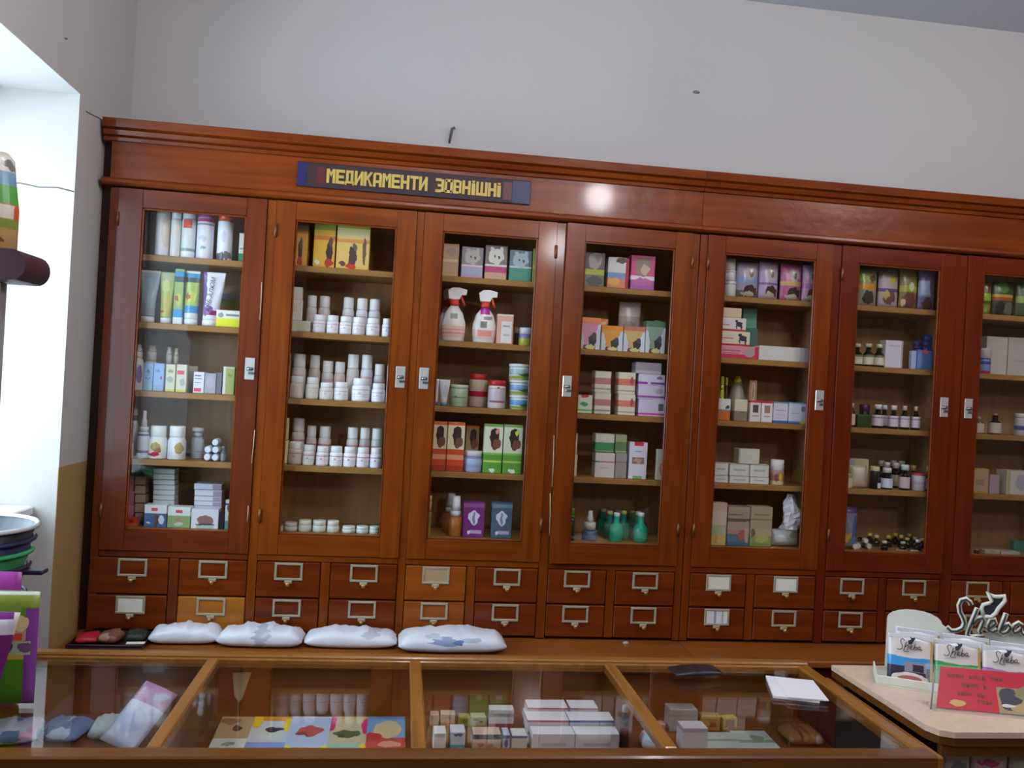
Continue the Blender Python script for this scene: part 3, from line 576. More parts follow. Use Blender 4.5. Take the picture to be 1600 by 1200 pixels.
# ================= door 2
S(2, 1)
DOG = lambda x: [(x, .36, .16, .26, '#3a2a22'), (x+.05, .58, .09, .12, '#57483c'), (x, .1, .2, .09, '#a8321f'), (.2, .1, .12, .06, '#d8d2c0')]
carton(458, 481, 351, 0, 'yellow pet food packet partly hidden by the frame', '#cf9a35', [(.86, 1, '#8c8436'), (.6, .82, '#d99a33')], DOG(.5), dep=.07)
carton(490, 524, 349, 0, 'yellow pet food packet in the middle of three', '#d3a338', [(.85, 1, '#93933c'), (.62, .72, '#c06a2a')], DOG(.75), dep=.07)
carton(526, 578, 350, 0, 'wide yellow pet food packet with olive top edge', '#d8b562', [(.9, 1, '#a3a83c'), (.7, .9, '#d9c48c'), (.58, .66, '#cf8a40')], [(.5, .28, .13, .24, '#4a3a38'), (.56, .52, .06, .08, '#6a5a4c'), (.85, .4, .06, .3, '#6b5040'), (.47, .06, .15, .06, '#c8321f'), (.2, .1, .1, .06, '#57423a')], dep=.07)
S(2, 2)
carton(452, 485, 501, 0, 'pale green carton under the cream stack', '#c0bda4', [(0, .1, '#a3a68c')], [('r', .15, .5, .2, .5, '#cfc6ae')])
carton(453, 472, 468, 0, 'tall cream carton stacked on the pale green one', '#d6cfbe', [], [(.35, .6, .25, .2, '#d9b9a4')], on=True)
carton(455, 472.5, 448.6, 0, 'small cream carton crowning the window-end stack', '#d9d4c4', on=True)
BK, FK = 'white pill bottles on the second cabinet shelf', None
def row(xs, r, fmt, cols=None, **k):
    for i, (xl, xr, yt) in enumerate(xs):
        pill(xl, xr, yt, r, fmt % ORD[i], cols[i % len(cols)] if cols else '#e9e7e3', **k)
row([(478, 495, 462), (497, 516, 463), (534.5, 553, 465), (556, 574, 466.5), (575.5, 594, 468)], 1, 'white pill bottle, back row, %s from window', ['#d9d0c6', '#d9d0c8', '#e4e2e6', '#e9e9f2', '#e9e9f4'], group=BK)
row([(489, 509, 492), (510.5, 529.5, 493), (530.5, 549.5, 494.6), (550.5, 570, 496), (572, 593.5, 497.4), (597, 612, 498)], 0, 'white pill bottle, front row, %s from window', ['#e3dcdc', '#eae6e8', '#eeecf2'], group=BK)
S(2, 3)
carton(447, 452, 553, 0, 'thin cream carton edge behind the frame, window end', '#d2cbb4')
BK = 'white pill bottles on the third cabinet shelf'
row([(456, 478, 553), (482, 500, 555), (502, 520.5, 564), (521.5, 539, 565.4), (541, 560.6, 553.7), (563, 582, 554.4), (583.5, 601, 569)], 1, 'white pill bottle, back row, %s from window', ['#d9cfc8', '#c9c4b0', '#ddd5d2', '#d8c8bc', '#d0c8bc', '#d5d8e2', '#dde0e8'], group=BK)
row([(453, 475, 588), (477.5, 498, 589.5), (499, 521, 597.7), (522, 544, 597), (549.6, 578, 591), (580.5, 602, 599)], 0, 'white pill bottle, front row, %s from window', ['#d5cabd', '#d9d6c6', '#dcd9d2', '#e6e4e2', '#efeef4', '#e9eaf0'], group=BK)
carton(604, 609.5, 570, 0, 'thin white carton edge by the post', '#e0d6da')
S(2, 4)
stack(441, 449, [689, 653.5], 0, 'narrow cream carton', [('#dccd9e', [(0, .06, '#8a7a55')])], .05, 'cream cartons by the second door frame')
BK = 'white pill bottles on the fourth cabinet shelf'
row([(455, 476, 653), (478, 494, 665), (497, 517, 665.7), (541, 559, 667.5), (561, 577.6, 668), (579.4, 597, 669)], 1, 'white pill bottle, back row, %s from window', ['#d8ccc0', '#d9cfc8', '#dcd2cc', '#d9d2cc', '#b8b3ae', '#c6ccca'], group=BK, band='#c98a90')
row([(450.5, 472, 690), (473, 491, 695), (494, 513.5, 697), (515, 535.5, 697), (536.5, 556, 698), (557, 577, 699), (578, 597, 699.6)], 0, 'white pill bottle, front row, %s from window', ['#d2c6b8', '#e2e0d8', '#e6e2e4', '#eceef2', '#efeef4', '#f0ecf2', '#e6eaf4'], group=BK, band='#c98a98')
S(2, 5)
def lows(xs, r, fmt, lid, body):
    for i, (xl, xr, yt) in enumerate(xs): tub(xl, xr, yt, r, fmt % ORD[i], body, lid, .45, [(0, .2, '#c9cdb8')], (), .94, 'low_jar')
lows([(444, 465, 816), (466, 487, 812), (488.5, 509.5, 812.5), (511, 530, 813)], 0, 'low white jar, %s of the taller four', '#ded9cc', '#d3d6c8')
lows([(534.5, 555.5, 821.5), (556.5, 576, 821.5), (577, 594, 822)], 0, 'low white jar, %s of the shorter three', '#e2e8e2', '#d3dbd2')
carton(435, 442, 822, 0, 'tiny yellowish carton at the door frame', '#cfc79a')
# ================= door 3
S(3, 1)
carton(691, 717, 380.5, 0, 'tan carton with a pale band', '#b8946a', [(.44, .52, '#d0b48c'), (.6, .9, '#b59678')], [(.5, .74, .3, .12, '#a58668')])
KIT = lambda c: [(.5, .68, .36, .22, c), (.3, .88, .1, .08, c), (.7, .88, .1, .08, c), (.42, .68, .05, .04, '#4a4440'), (.62, .68, .05, .04, '#4a4440')]
carton(721, 755, 386, 0, 'lilac carton with a kitten picture', '#8a7f84', [(0, .42, '#b98fae'), (.36, .42, '#d3c4c4'), (.1, .3, '#9fa3b8')], KIT('#b0a79c'))
carton(758, 792.5, 383.5, 0, 'magenta striped carton with a white cat picture', '#776a66', [(0, .3, '#c49a80'), (.2, .38, '#b5376c'), (.38, .44, '#d6d0c4')], KIT('#cfcabd'))
carton(796, 831, 391, 0, 'green carton with a grey cat picture', '#66757c', [(0, .42, '#3f8a74'), (.42, .48, '#b9c6c4')], KIT('#9fb0b8'))
carton(832.5, 839, 388, 0, 'narrow yellow-green carton at the frame', '#8fa03a', [(.4, .5, '#c0ae48')])
S(3, 2)
LA = ([(.1, .42, '#e8c4b4'), (.2, .24, '#d99a86'), (.30, .33, '#d99a86')], [('r', .5, .68, .14, .07, '#8f8c86'), (.5, .52, .2, .06, '#efe0da')])
LB = ([(.1, .36, '#e8c9c0')], [('r', .5, .88, .2, .1, '#b5149a'), ('r', .62, .68, .18, .05, '#8f8c8c'), ('r', .45, .5, .14, .09, '#857a70'), ('r', .5, .26, .3, .08, '#e59a90')])
trigger(690, 728.5, 449, None, 0, 'white trigger spray bottle with a pink label', LA)
trigger(739, 776, 453, None, 0, 'white trigger spray bottle with a magenta neck label', LB)
trigger(686, 709, 450, None, 2, 'white trigger spray bottle half hidden behind another', LA)
carton(776.5, 802, 491, 0, 'pink and white upright carton', '#dba894', [(.94, 1, '#e6d2c6')], [('r', .58, .4, .32, .36, '#e2dcd8'), ('r', .58, .6, .22, .03, '#a5a0a4'), ('r', .58, .3, .2, .03, '#b3aeb4')])
tub(810, 831.5, 512.4, 0, 'small jar with blue label and yellow-green foot', '#7d7f9c', '#d4d4de', .36, [(0, .62, '#b0b548'), (.62, 1, '#7378a0')], (), .95)
tub(803, 812, 512, 1, 'dark jar in the shade behind the blue one', '#3f3428', '#b09a92', .3)
S(3, 3)
tube(677, 685.5, 592, 0, 'thin lilac tube with a dark blue cap', '#c9c4d6', '#3a3a86', .9)
tube(686, 703, 593, 0, 'white squeeze tube with a teal cap', '#d6d9dc', '#3b7f9c', .62, [], [(.6, .5, .2, .3, '#b6bcc0')])
tub(703, 731, 601, 0, 'pale green jar with a cream lid', '#a9b99a', '#c9cbb6', .16, [(.15, .75, '#9fb48c')], [('r', .5, .5, .4, .03, '#6f8a64'), ('r', .3, .52, .06, .06, '#4f6a4a')], 1.02)
tub(732, 762, 584, 1, 'taller jar with red lid and red waist band', '#cbb9a6', '#c5301c', .18, [(.38, .58, '#b5202f'), (.6, .98, '#c4ad98')], [(.5, .2, .4, .14, '#d3c0b2')], .92)
tub(762.5, 790, 594, 0, 'shorter red-lidded jar with a lilac label', '#d8ccc8', '#b8211f', .2, [(.25, .82, '#cbb9c4'), (.84, .9, '#b9a07a')], [('r', .5, .3, .42, .04, '#8f5a74'), (.5, .92, .06, .05, '#8a2030')], .96)
for i, yt in enumerate((617.5, 594, 569)):
    tub(795.5, 828.5, yt, 0, '%s of three stacked tubs with meadow labels' % ('lowest', 'middle', 'topmost')[i], '#dfe6e4', '#d9dcda', .2, [(.05, .3, '#9fb054'), (.38, .85, ('#5f9cc8', '#7f9fc8', '#a9bcc4')[i]), (.0, .1, '#c9cf9a')], [(.7, .4, .3, .12, '#3f7a4a')], 1.04, 'tub', on=i > 0)
S(3, 4)
HORSE = [(.55, .72, .26, .2, '#3a2420'), (.7, .6, .22, .12, '#7a4a36'), (.42, .84, .1, .08, '#33201c')]
OR = [(0, .45, '#cf4a24'), (.24, .34, '#d99a70'), (.0, .12, '#a83a22'), (.94, 1, '#d9642a')]
carton(673.5, 697.5, 659, 0, 'orange carton with a horse picture, window end', '#dcd0a4', OR, HORSE)
carton(698.5, 725.5, 660, 0, 'orange carton with a horse picture, second in line', '#e0d3aa', OR, HORSE)
carton(727, 748, 665, 1, 'orange carton with a horse picture behind the jar', '#a8905a', OR, HORSE)  # base colour darkened for the shadow it stands in
tub(723.5, 754, 704, 0, 'pale blue jar with a white lid', '#b4c2dc', '#d9d4de', .26, [(.86, 1, '#7d86b0'), (.3, .5, '#9fb4dc')], (), .95)
GR = [(0, .42, '#5fa03a'), (.22, .26, '#b4cf5a'), (.95, 1, '#6fae4c'), (.38, .42, '#8fbf5c')]
carton(756, 785, 663, 0, 'green carton with a horse picture and pink star', '#dcdcc6', GR, HORSE+[(.68, .86, .1, .05, '#e08a80'), (.5, .06, .14, .04, '#dfe8d0')])
carton(786.5, 816, 664, 0, 'green carton with a horse picture and lime star', '#d8dcc2', GR, HORSE+[(.68, .84, .1, .05, '#c3d650'), (.5, .06, .18, .04, '#dfe8d0')])
S(3, 5)
dropper(667, 674.5, 774, 0, 'slim bottle with a tan cap at the frame', '#8a8a3a', '#c8a468', .6, .25, .7)
for n, (a, b, c, rw) in enumerate(((693, 715, 770, 1), (701, 723, 775, 0))):
    dropper(a, b, c, rw, ('amber bottle with a flared white cap, back one', 'amber bottle with a flared white cap, front one')[n], '#a9672c', '#e3e1e0', .5, .14, .6, glass=False, name='capped_bottle')
SH_ = lambda c: [(.5, .62, .28, .13, c), (.5, .5, .2, .14, c), (.5, .56, .06, .16, '#8f86a8'), ('r', .6, .16, .28, .05, '#b9a9c8'), (.28, .15, .09, .06, '#e4dcea')]
carton(724, 757, 785, 0, 'purple carton with a pale shield emblem', '#7a2f7c', [(.86, .96, '#9a5a92')], SH_('#ddd6e4'))
carton(768, 800, 786, 0, 'slate blue carton with a pale shield emblem', '#4f6478', [(.86, .96, '#6f8a94')], SH_('#d3dde6'))
# ================= door 4
S(4, 1)
carton(914, 945, 394, 0, 'packet with a grey dog picture and lime band', '#5f5552', [(0, .34, '#6f7460'), (.34, .5, '#b4b83c')], [(.5, .76, .34, .24, '#b0a49c'), (.62, .84, .14, .1, '#8a7c78'), (.5, .15, .4, .16, '#4a4a4a')])
carton(949.5, 983, 402, 0, 'white and blue packet with orange foot', '#d2cfcc', [(0, .32, '#cf7a58'), (.32, .5, '#6f8fc0')], [('r', .93, .5, .09, .6, '#a81f3a'), (.6, .9, .25, .1, '#5c4438'), (.3, .2, .3, .12, '#d9a04a')])
carton(986, 1023.5, 399, 0, 'magenta framed packet with a puppy picture', '#cf4a7c', [(0, .3, '#a3559a'), (.28, .4, '#ded6d8')], [(.5, .68, .34, .28, '#8f7a6c'), (.6, .6, .2, .14, '#c9a892'), (.5, .22, .42, .12, '#b5609c')])
S(4, 2)
SPK = lambda c: [(.05, .2, .16, .5, '#c9cdd2'), (.98, .2, .22, .6, '#ccd3da'), (.62, .3, .2, .2, '#33303c'), (.7, .44, .12, .1, '#4a4450'), (.55, .06, .2, .09, '#cfc88a')]
for i, (a, b, y, c, nm) in enumerate(((905.5, 938.5, 496, '#cf8aa0', 'pink'), (939.5, 973.5, 509, '#d99a3c', 'orange'), (974.5, 1008, 510, '#c9a86a', 'peach'), (1009, 1040, 502, '#8aa08a', 'sage green'))):
    carton(a, b, y, 0, '%s display carton with a black dog picture' % nm, c, [(.82, 1, ('#df7f4f', '#df8a2a', '#b9735a', '#4f7a58')[i]), (0, .06, '#8a2a24'), (.06, .14, '#4a4c58')], SPK(c), dep=.05)
pack(967.5, 1001.5, 472, 1, 'clear topped packet rising behind the display cartons', '#b3a59c', [(.72, 1, '#cfc4c2'), (.4, .5, '#8a7a74')], [(.5, .55, .3, .08, '#9c8c84')])
pack(913, 951, 497, 1, 'orange-pink packet behind the pink display carton', '#d57a4a', [(.5, 1, '#d9935a')], [(.15, .85, .25, .2, '#98a0b4')])
dropper(1016, 1038, 501, 1, 'green bottle behind the sage green display carton', '#56775a', '#7f9c80', .72, .14, .6)
S(4, 3)
carton(900.5, 925.5, 617, 0, 'white carton with green and red print', '#d6d6c0', [(.12, .2, '#4fae5c')], [(.5, .94, .24, .1, '#cf2a34'), (.5, .5, .26, .12, '#2fa05a')])
B2 = [('#d9d2bf', [(.38, .68, '#b98078'), (.12, .2, '#9c9a86'), (.94, .97, '#b5ae9c')])]
stack(929.5, 955, [613, 580], 0, 'cream carton with mauve band', B2, .06, 'mauve banded cartons')
B3 = [('#dcd4bf', [(.4, .7, '#d9785e'), (.12, .18, '#a5a08a')], [(.8, .62, .1, .2, '#a8506a')])]
stack(966, 992.5, [616, 582], 0, 'cream carton with coral band', B3, .06, 'coral banded cartons')
B4 = [('#cfc6da', [(.08, .2, '#cf4aa0')], [('r', .85, .55, .1, .2, '#5a6a74')]), ('#d2c9dc', [(.1, .24, '#9a3fae')], [(.8, .6, .15, .2, '#a9a8b4')]), ('#d5cce0', [(.1, .3, '#8a3aa4')], [(.8, .7, .12, .15, '#7a7c88'), ('r', .4, .2, .06, .1, '#d5cce0')])]
stack(997.5, 1039, [624, 602.5, 585], 0, 'lilac-white carton, purple stripe,', B4, .07, 'purple striped cartons')
carton(993.5, 1034, 566.7, 0, 'grey low carton lying on the purple striped ones', '#9c929a', [(0, .3, '#b5acb4')], on=True)
S(4, 4)
stack(895.5, 902, [710, 677], 0, 'thin cream carton edge', [('#d6cf9f',)], .04, 'cream carton edges by the fourth door frame')
GB_ = ('#d0c8bc', [(.12, .55, '#3f8a54'), (.0, .1, '#6a7a60')])
WBx = ('#d6c9c0', [(.62, .67, '#b0737a')], [('r', .1, .645, .12, .03, '#3f6a8a'), ('r', .5, .4, .25, .012, '#a39a94')])
carton(929.5, 960.5, 708, 0, 'white carton with a thin blue-red line', *WBx, dep=.06)
carton(930, 960, 678, 0, 'white and green carton on the lined one', *GB_, on=True, dep=.06)
carton(961.5, 979.5, 708, 0, 'shadow-grey carton beside the lined white one', '#9a928a', [(.62, .67, '#8a6a68')], dep=.06)  # shaded copy of the lined white carton, shadow put into its grey
carton(961.5, 979.5, 679, 0, 'shadow-dulled green carton on the shadow-grey one', '#98a070', [(.12, .6, '#5a7a4c')], on=True, dep=.06)  # white and green carton repeated with shade put into its colours
carton(983, 1011, 691, 0, 'tall white carton with a brown food picture', '#dcd8e4', [], [('r', .52, .96, .26, .06, '#c42a48'), ('r', .5, .5, .34, .09, '#8a6a58'), (.5, .52, .25, .06, '#b59a82'), ('r', .5, .03, .26, .06, '#7fb05c'), ('r', .5, .75, .2, .015, '#8fa9b0')])
carton(1026, 1036, 702, 0, 'narrow pale carton at the hinge side', '#cfc8b4', [], [(.7, .35, .3, .2, '#b98a6a')])
S(4, 5)
dropper(888, 898, 794, 0, 'dark bottle with a bright green cap', '#1f3a22', '#2f9a38', .7, .1, .8)
dropper(909.5, 934, 798, 0, 'grey-blue bottle with a flared white nozzle cap', '#3f5872', '#d3cdc6', .36, .26, .3)
BG = 'green antiseptic bottles in the fourth bay'
for i, (c, y, rw, cp) in enumerate(((942, 794, 2, '#cfcf9a'), (952.5, 798, 1, '#cfd27a'), (964.5, 796, 2, '#a9a9a4'), (974, 798, 1, '#cfcf6a'), (987, 797, 2, '#c9b43a'), (996.5, 799, 1, '#b9c4c0'), (963, 801, 0, '#dfe6da'), (1001, 801, 0, '#e3e8e2'))):
    w_ = 21 if rw == 0 else 19
    vial(c-w_/2, c+w_/2, y, rw, ('green bottle, farthest row, cream cap', 'green bottle, middle row, lime cap', 'green bottle, farthest row, grey cap', 'green bottle, middle row, yellow cap', 'green bottle, farthest row, golden cap', 'green bottle, middle row, bluish cap', 'green bottle, front row beside white nozzle bottle', 'green bottle, front row at hinge side')[i], '#1fa07c' if rw == 0 else '#1b7a60', cp, None, capf=.14, capw=.47, shoulder=.55, group=BG, name='green_bottle')
# ================= door 5
S(5, 1)
for i, yt in enumerate((440, 423, 405)): tub(1130, 1149, yt, 0, 'white jar, %s of three in a stack' % ('lowest', 'middle', 'topmost')[i], '#d2cfca', '#d9d8d4', .2, on=i > 0)
PUP = [(.6, .7, .28, .18, '#b9a9a4'), (.6, .2, .3, .16, '#4a3a38'), (.5, .1, .3, .08, '#b9b09a'), (.62, .68, .1, .08, '#6a5a58')]
for a, b, y, c, bs, nm in ((1153, 1187.5, 409, '#a39ab0', [(.4, .58, '#8a9cc8'), (0, .2, '#6a6a6c')], 'lilac packet with a blue band'), (1188.5, 1218.5, 409, '#b9a4c4', [(.38, .44, '#8a6a9a')], 'lilac packet with two cat pictures'), (1222, 1255.5, 412, '#b9638a', [(.4, .52, '#c9aa6a')], 'magenta packet with a yellow band'), (1256.5, 1279, 414, '#b48ab0', [(.36, .5, '#b070a8')], 'rose-violet packet at the frame')):
    pack(a, b, y, 0, nm, c, bs, PUP, .04)
S(5, 2)
carton(1124, 1185, 540.5, 0, 'pink and red flat carton at the stack foot', '#d98a9a', [(0, .32, '#c92a4c')], [(.78, .5, .14, .38, '#a99c98'), ('r', .97, .5, .06, .5, '#c8274a'), ('r', .3, .6, .25, .05, '#a5707a'), ('r', .3, .4, .2, .04, '#a5707a')], dep=.07)
DOGS = lambda x: [(x, .55, .1, .2, '#33303f'), (x+.1, .4, .04, .3, '#33303f'), (x-.09, .42, .035, .3, '#33303f'), (x-.1, .75, .06, .1, '#33303f')]
carton(1125, 1172, 517.6, 0, 'white flat carton with dog silhouette, second up', '#dbcdb4', [(0, .12, '#c0392f')], DOGS(.76)+[('r', .25, .5, .2, .04, '#9a8a80')], on=True, dep=.07)
carton(1126.5, 1166, 496.5, 0, 'white flat carton with dog silhouette, third up', '#d9d2ce', [(0, .14, '#c0392f')], DOGS(.72)+[('r', .2, .45, .15, .06, '#cf9a90')], on=True, dep=.07)
carton(1126, 1159, 481, 0, 'cream flat carton topping the dog cartons', '#d6c09c', on=True, dep=.05)
carton(1160, 1183, 513, 1, 'dark green carton behind the dog cartons', '#3f6a54')
carton(1160.5, 1183, 482, 1, 'sea green carton on the dark green one', '#5c9880', on=True)
carton(1186, 1264, 542, 0, 'long plain white flat carton', '#d2cec6', [], [('r', .92, .5, .1, .6, '#a9a6a8')], dep=.06)
S(5, 3)
carton(1122, 1141.5, 623, 0, 'small white carton with an orange base', '#dcdad0', [(0, .42, '#c9682a'), (.42, .5, '#8a7a6a')], [(.75, .62, .16, .1, '#4a3f48')])
carton(1147.5, 1168, 624, 0, 'small cream carton with grey base', '#d4cbb0', [(0, .46, '#8a7a66')], [('r', .6, .4, .25, .02, '#6a5a4a')])
dropper(1124, 1131, 588, 1, 'yellow bottle with a yellow cap at the post', '#c9cc3a', '#d9d63a', .7, .1, .7)
vial(1131.5, 1137, 590, 1, 'slim bottle with a tiny yellow cap', '#5a4a2a', '#d9cf3a', None)
r_ = dropper(1135, 1167.5, 588, 1, 'big frosted conical bottle with a yellow cap', '#9a8f82', '#e0d22c', .86, .06, .22, name='conical_bottle', cone=True)
carton(1170, 1182, 594, 1, 'peach upright carton with a pale figure', '#cf9a74', [(.5, 1, '#b98a62')], [(.5, .72, .2, .24, '#e0d8c4'), (.5, .72, .08, .2, '#6a4a3a')])
RW = ([(.9, 1, '#c4354a'), (0, .08, '#e0d6d4')], [('r', .5, .62, .26, .18, '#5a4450'), ('r', .5, .28, .3, .03, '#a99aa0')])
carton(1172, 1189, 626, 0, 'white upright carton with red top and dark picture', '#dfd6cc', *RW)
carton(1190, 1207.5, 627, 0, 'white upright carton with red top and tan picture', '#e2d9d6', RW[0], [('r', .5, .62, .26, .18, '#9a7a68'), ('r', .5, .28, .3, .03, '#a99aa0')])
carton(1208.5, 1231.5, 628, 0, 'lilac carton with teal rim and blue foot', '#d2c9da', [(.93, 1, '#5f9ab0'), (0, .12, '#3f5fa8')], [('r', .5, .6, .35, .02, '#b38a9a'), ('r', .5, .4, .3, .02, '#b3a9c0')])
carton(1232.5, 1260, 629, 0, 'lilac-white carton with a yellow corner', '#d6d4e4', [(.94, 1, '#5faab0'), (0, .12, '#4a72b4')], [('r', .85, .06, .17, .08, '#c9c94a'), ('r', .82, .7, .12, .12, '#7f94c0'), ('r', .35, .5, .25, .02, '#a9a9c0')])
S(5, 4)
for a, b, yts, nm in ((1115, 1138, (743, 723), 'window end'), (1140, 1171, (744, 725), 'middle'), (1172, 1201.5, (745.5, 726), 'hinge end')):
    for i, y in enumerate(yts): carton(a, b, y, 0, 'small white carton, %s one, %s pile' % (('lower', 'upper')[i], nm), '#d6d3c8', [(.92, 1, '#a9a69c')], [('r', .5, .5, .3, .08, '#a9acae')], on=i > 0, group='small white cartons piled in pairs')
carton(1154, 1187, 701.7, 0, 'single white carton lying across the pairs', '#cfc8ba', [], [('r', .04, .5, .05, .5, '#b3a995')], on=True)
tub(1203.5, 1224, 718, 0, 'round white container with a picture label', '#d9cba4', '#dedad6', .42, [(.8, 1, '#b98a80'), (.28, .8, '#a87a62')], [(.6, .5, .15, .3, '#d9b23a'), (.3, .5, .15, .25, '#8a4a58')], .96)
S(5, 5)
carton(1111, 1135.5, 785.5, 0, 'tall beige carton with a diagonal teal line', '#cdbda4', [(0, .25, '#c4a95a'), (.25, .48, '#a8b08a'), (.8, 1, '#c9b098')], [(.35, .12, .12, .1, '#c98a3a')])
carton(1136.5, 1171.5, 792, 0, 'grey-tan carton with a red and blue picture', '#a8937c', [(0, .3, '#3f6a80'), (.3, .42, '#a0766a'), (.62, .7, '#6a5c4c')], [(.65, .28, .2, .14, '#a84a40'), (.88, .35, .1, .3, '#b59a80'), ('r', .35, .8, .3, .02, '#7a6a58')])
carton(1172.5, 1206.5, 792, 0, 'tan carton with an olive meadow picture', '#ac9a78', [(0, .26, '#83904a'), (.66, .7, '#8a7a5c')], [(.12, .34, .1, .1, '#5a5030'), (.55, .2, .3, .1, '#a3a860'), ('r', .5, .8, .35, .02, '#86765a')])
cx, Y, z, wd, h = spot(1208, 1252, 829, 0)
o = bpy.data.objects.new('lumpy_bag', pouchm(wd, .07, h, 10, 1, 3).mesh('lumpy_bag', PR('#a9aeab', [], [(.3, .5, .2, .2, '#c4c9c6'), (.8, .7, .2, .2, '#7f857c')], .3))); C.objects.link(o); o.location = (cx, Y+.037, z); tag(o, 'lumpy grey plastic bag under the silver wrapper'+suffix(), 'bag')
LAST['top'] = z+h
# crumpled wrapper on it
random.seed(5); m_ = MB(); vs = []; n, K = 12, 10
cx = P(1238, 800, 3.39).x; zb = z+h+.0005; hh = P(1238, 773, 3.39).z-zb; 
for j in range(K+1):
    v = j/K; R = .036*(1-.35*v)*(.75+.5*math.sin(3.1*v+.6)); 
    for i in range(n):
        a = 2*math.pi*i/n; rr = R*(1+.45*math.sin(3*a+j*.8)*(.4+v)+.2*random.uniform(-1, 1)); vs.append((rr*math.cos(a)+.006*math.sin(4*v), rr*.6*math.sin(a), v*hh))
m_.add(vs, [(j*n+i, j*n+(i+1) % n, (j+1)*n+(i+1) % n, (j+1)*n+i) for j in range(K) for i in range(n)]).cap(n, K+1)
o = bpy.data.objects.new('crumpled_wrapper', m_.mesh('crumpled_wrapper', M('#eeecf6', .3, .0, 'foil'))); C.objects.link(o); o.location = (cx, 3.405, zb+.001)
tag(o, 'crumpled silver-white wrapper standing on the lumpy bag'+suffix(), 'wrapper')
# ================= door 6
S(6, 1)
for a, b, y, c, bs, bl, nm in ((1344, 1373.5, 416, '#8c8a70', [(.62, .8, '#9aac2c'), (.42, .56, '#c98a1c')], [(.5, .22, .3, .18, '#3f3834'), (.7, .7, .2, .08, '#6a4a50')], 'olive packet with an orange band'), (1376, 1407, 416, '#b0a0a4', [(.38, .46, '#6a4a8a'), (.75, 1, '#8a8478')], [(.5, .25, .3, .18, '#6a4f4a'), (.6, .68, .2, .06, '#c9b43a'), (.35, .3, .15, .1, '#c0a45a')], 'pale packet with a purple line'), (1409, 1437, 417, '#84703c', [(.4, .55, '#a09a34')], [(.5, .2, .36, .2, '#6a4440'), (.2, .15, .1, .1, '#c9b89a'), (.6, .55, .15, .1, '#b9c49a')], 'brownish-yellow packet'), (1438.5, 1465, 419, '#6f5f8c', [(.32, .7, '#94a0b8'), (.32, .36, '#5f9aa0')], [(.5, .15, .3, .15, '#5a3a34'), (.75, .6, .2, .3, '#7a5a84')], 'light blue and violet packet')):
    pack(a, b, y, 0, nm, c, bs, bl, .04)
S(6, 2)
for i, (a, b, y) in enumerate(((1330, 1347, 537), (1349, 1364.5, 537), (1365.5, 1381, 538))):
    vial(a, b, y, 0, 'dark vial with a cream label, %s from window' % ORD[i], '#1f100a', '#cfc7a4', '#d2cbac', [(.78, 1, '#6f7a54')], capf=.16, capw=.62, labf=(.08, .5), group='cream labelled vials, second shelf', shoulder=.6)
carton(1383.5, 1411, 532, 0, 'plain white upright carton', '#cfc8d2', [], [('r', .95, .5, .06, .5, '#aaa3b0'), ('r', .5, .8, .3, .02, '#a9a4ae')])
carton(1424, 1432, 548, 0, 'pale blue narrow carton', '#9fb0cc')
carton(1433, 1457.5, 547, 0, 'blue carton with a red logo', '#4f6fa8', [(0, .2, '#3f7a9a')], [(.5, .9, .2, .1, '#d84a44'), (.2, .5, .15, .4, '#6a84b4')])
dropper(1438.5, 1455, 524, 1, 'deep blue bottle behind the blue carton', '#27307c', '#2c3384', .7, .12, .8)
dropper(1424.5, 1439, 532, 1, 'violet-blue bottle behind the pale blue carton', '#3a2c72', '#3f3478', .7, .12, .8)
S(6, 3)
vial(1325.5, 1336, 630, 0, 'lone small vial with a beige label', '#3a1c10', '#d2c6a8', '#cfc3a0', capf=.2, capw=.55, labf=(.08, .55))
carton(1339.5, 1361.5, 648, 0, 'dark green carton between the vials', '#33401c', [(.92, 1, '#3f6a24')])
tub(1343, 1358, 632, 1, 'purple topped jar behind the green carton', '#2a1a20', '#4a1f48', .3)
VG = 'white capped vials, third shelf'
for i, (a, b, y, rw) in enumerate(((1363.5, 1379.5, 632, 0), (1375, 1388, 633, 1), (1389.5, 1403, 633.5, 0), (1406, 1420.5, 634, 0), (1424.5, 1437.5, 635, 0))):
    vial(a, b, y, rw, 'dark vial with a lilac-white label, %s from window' % ORD[i], '#1c0e0c', ('#d9d6d2', '#d9d6d2', '#d6d3cf', '#d9cdb4', '#d2bfa0')[i], '#cfc4ce', [(.7, .8, '#8a7f98')], capf=.2, capw=.62 if i < 3 else .42, labf=(.1, .56), group=VG, shoulder=.6)
S(6, 4)
pack(1331, 1358, 727, 0, 'crumpled plain cream packet', '#cfc0a4', [(.9, 1, '#b9a98a')], (), .05)
carton(1322, 1332, 741, 0, 'small green and cream carton', '#cfc79a', [(.72, 1, '#8aa05a')])
carton(1325, 1357, 717, 1, 'pale carton behind the crumpled cream packet', '#c9b98c', [], [('r', .15, .6, .18, .5, '#a9a8a8')])
tub(1360, 1373, 728.6, 0, 'squat dark jar with a flat cream lid', '#1f1420', '#d6caa0', .2)
DV = [(1364, 1375.5, 745, 0, '#cfd3d6', None), (1377, 1394, 731, 0, '#cdd6e2', '#d9d9d6'), (1370, 1382, 719, 2, None, '#dad7d2'), (1379, 1391, 722, 1, None, '#cfc9c6'), (1389, 1401, 719, 2, None, '#d2cecb'), (1393, 1406, 723, 1, '#b9a98c', '#d2c6c4'), (1406, 1421, 726, 0, '#cdb9bc', '#cfdfd8'), (1402, 1414, 720, 2, None, '#cfc9c6'), (1421, 1432, 727, 1, None, '#c99a5a'), (1446, 1456, 728, 0, '#a9a8a4', '#8fbfae')]
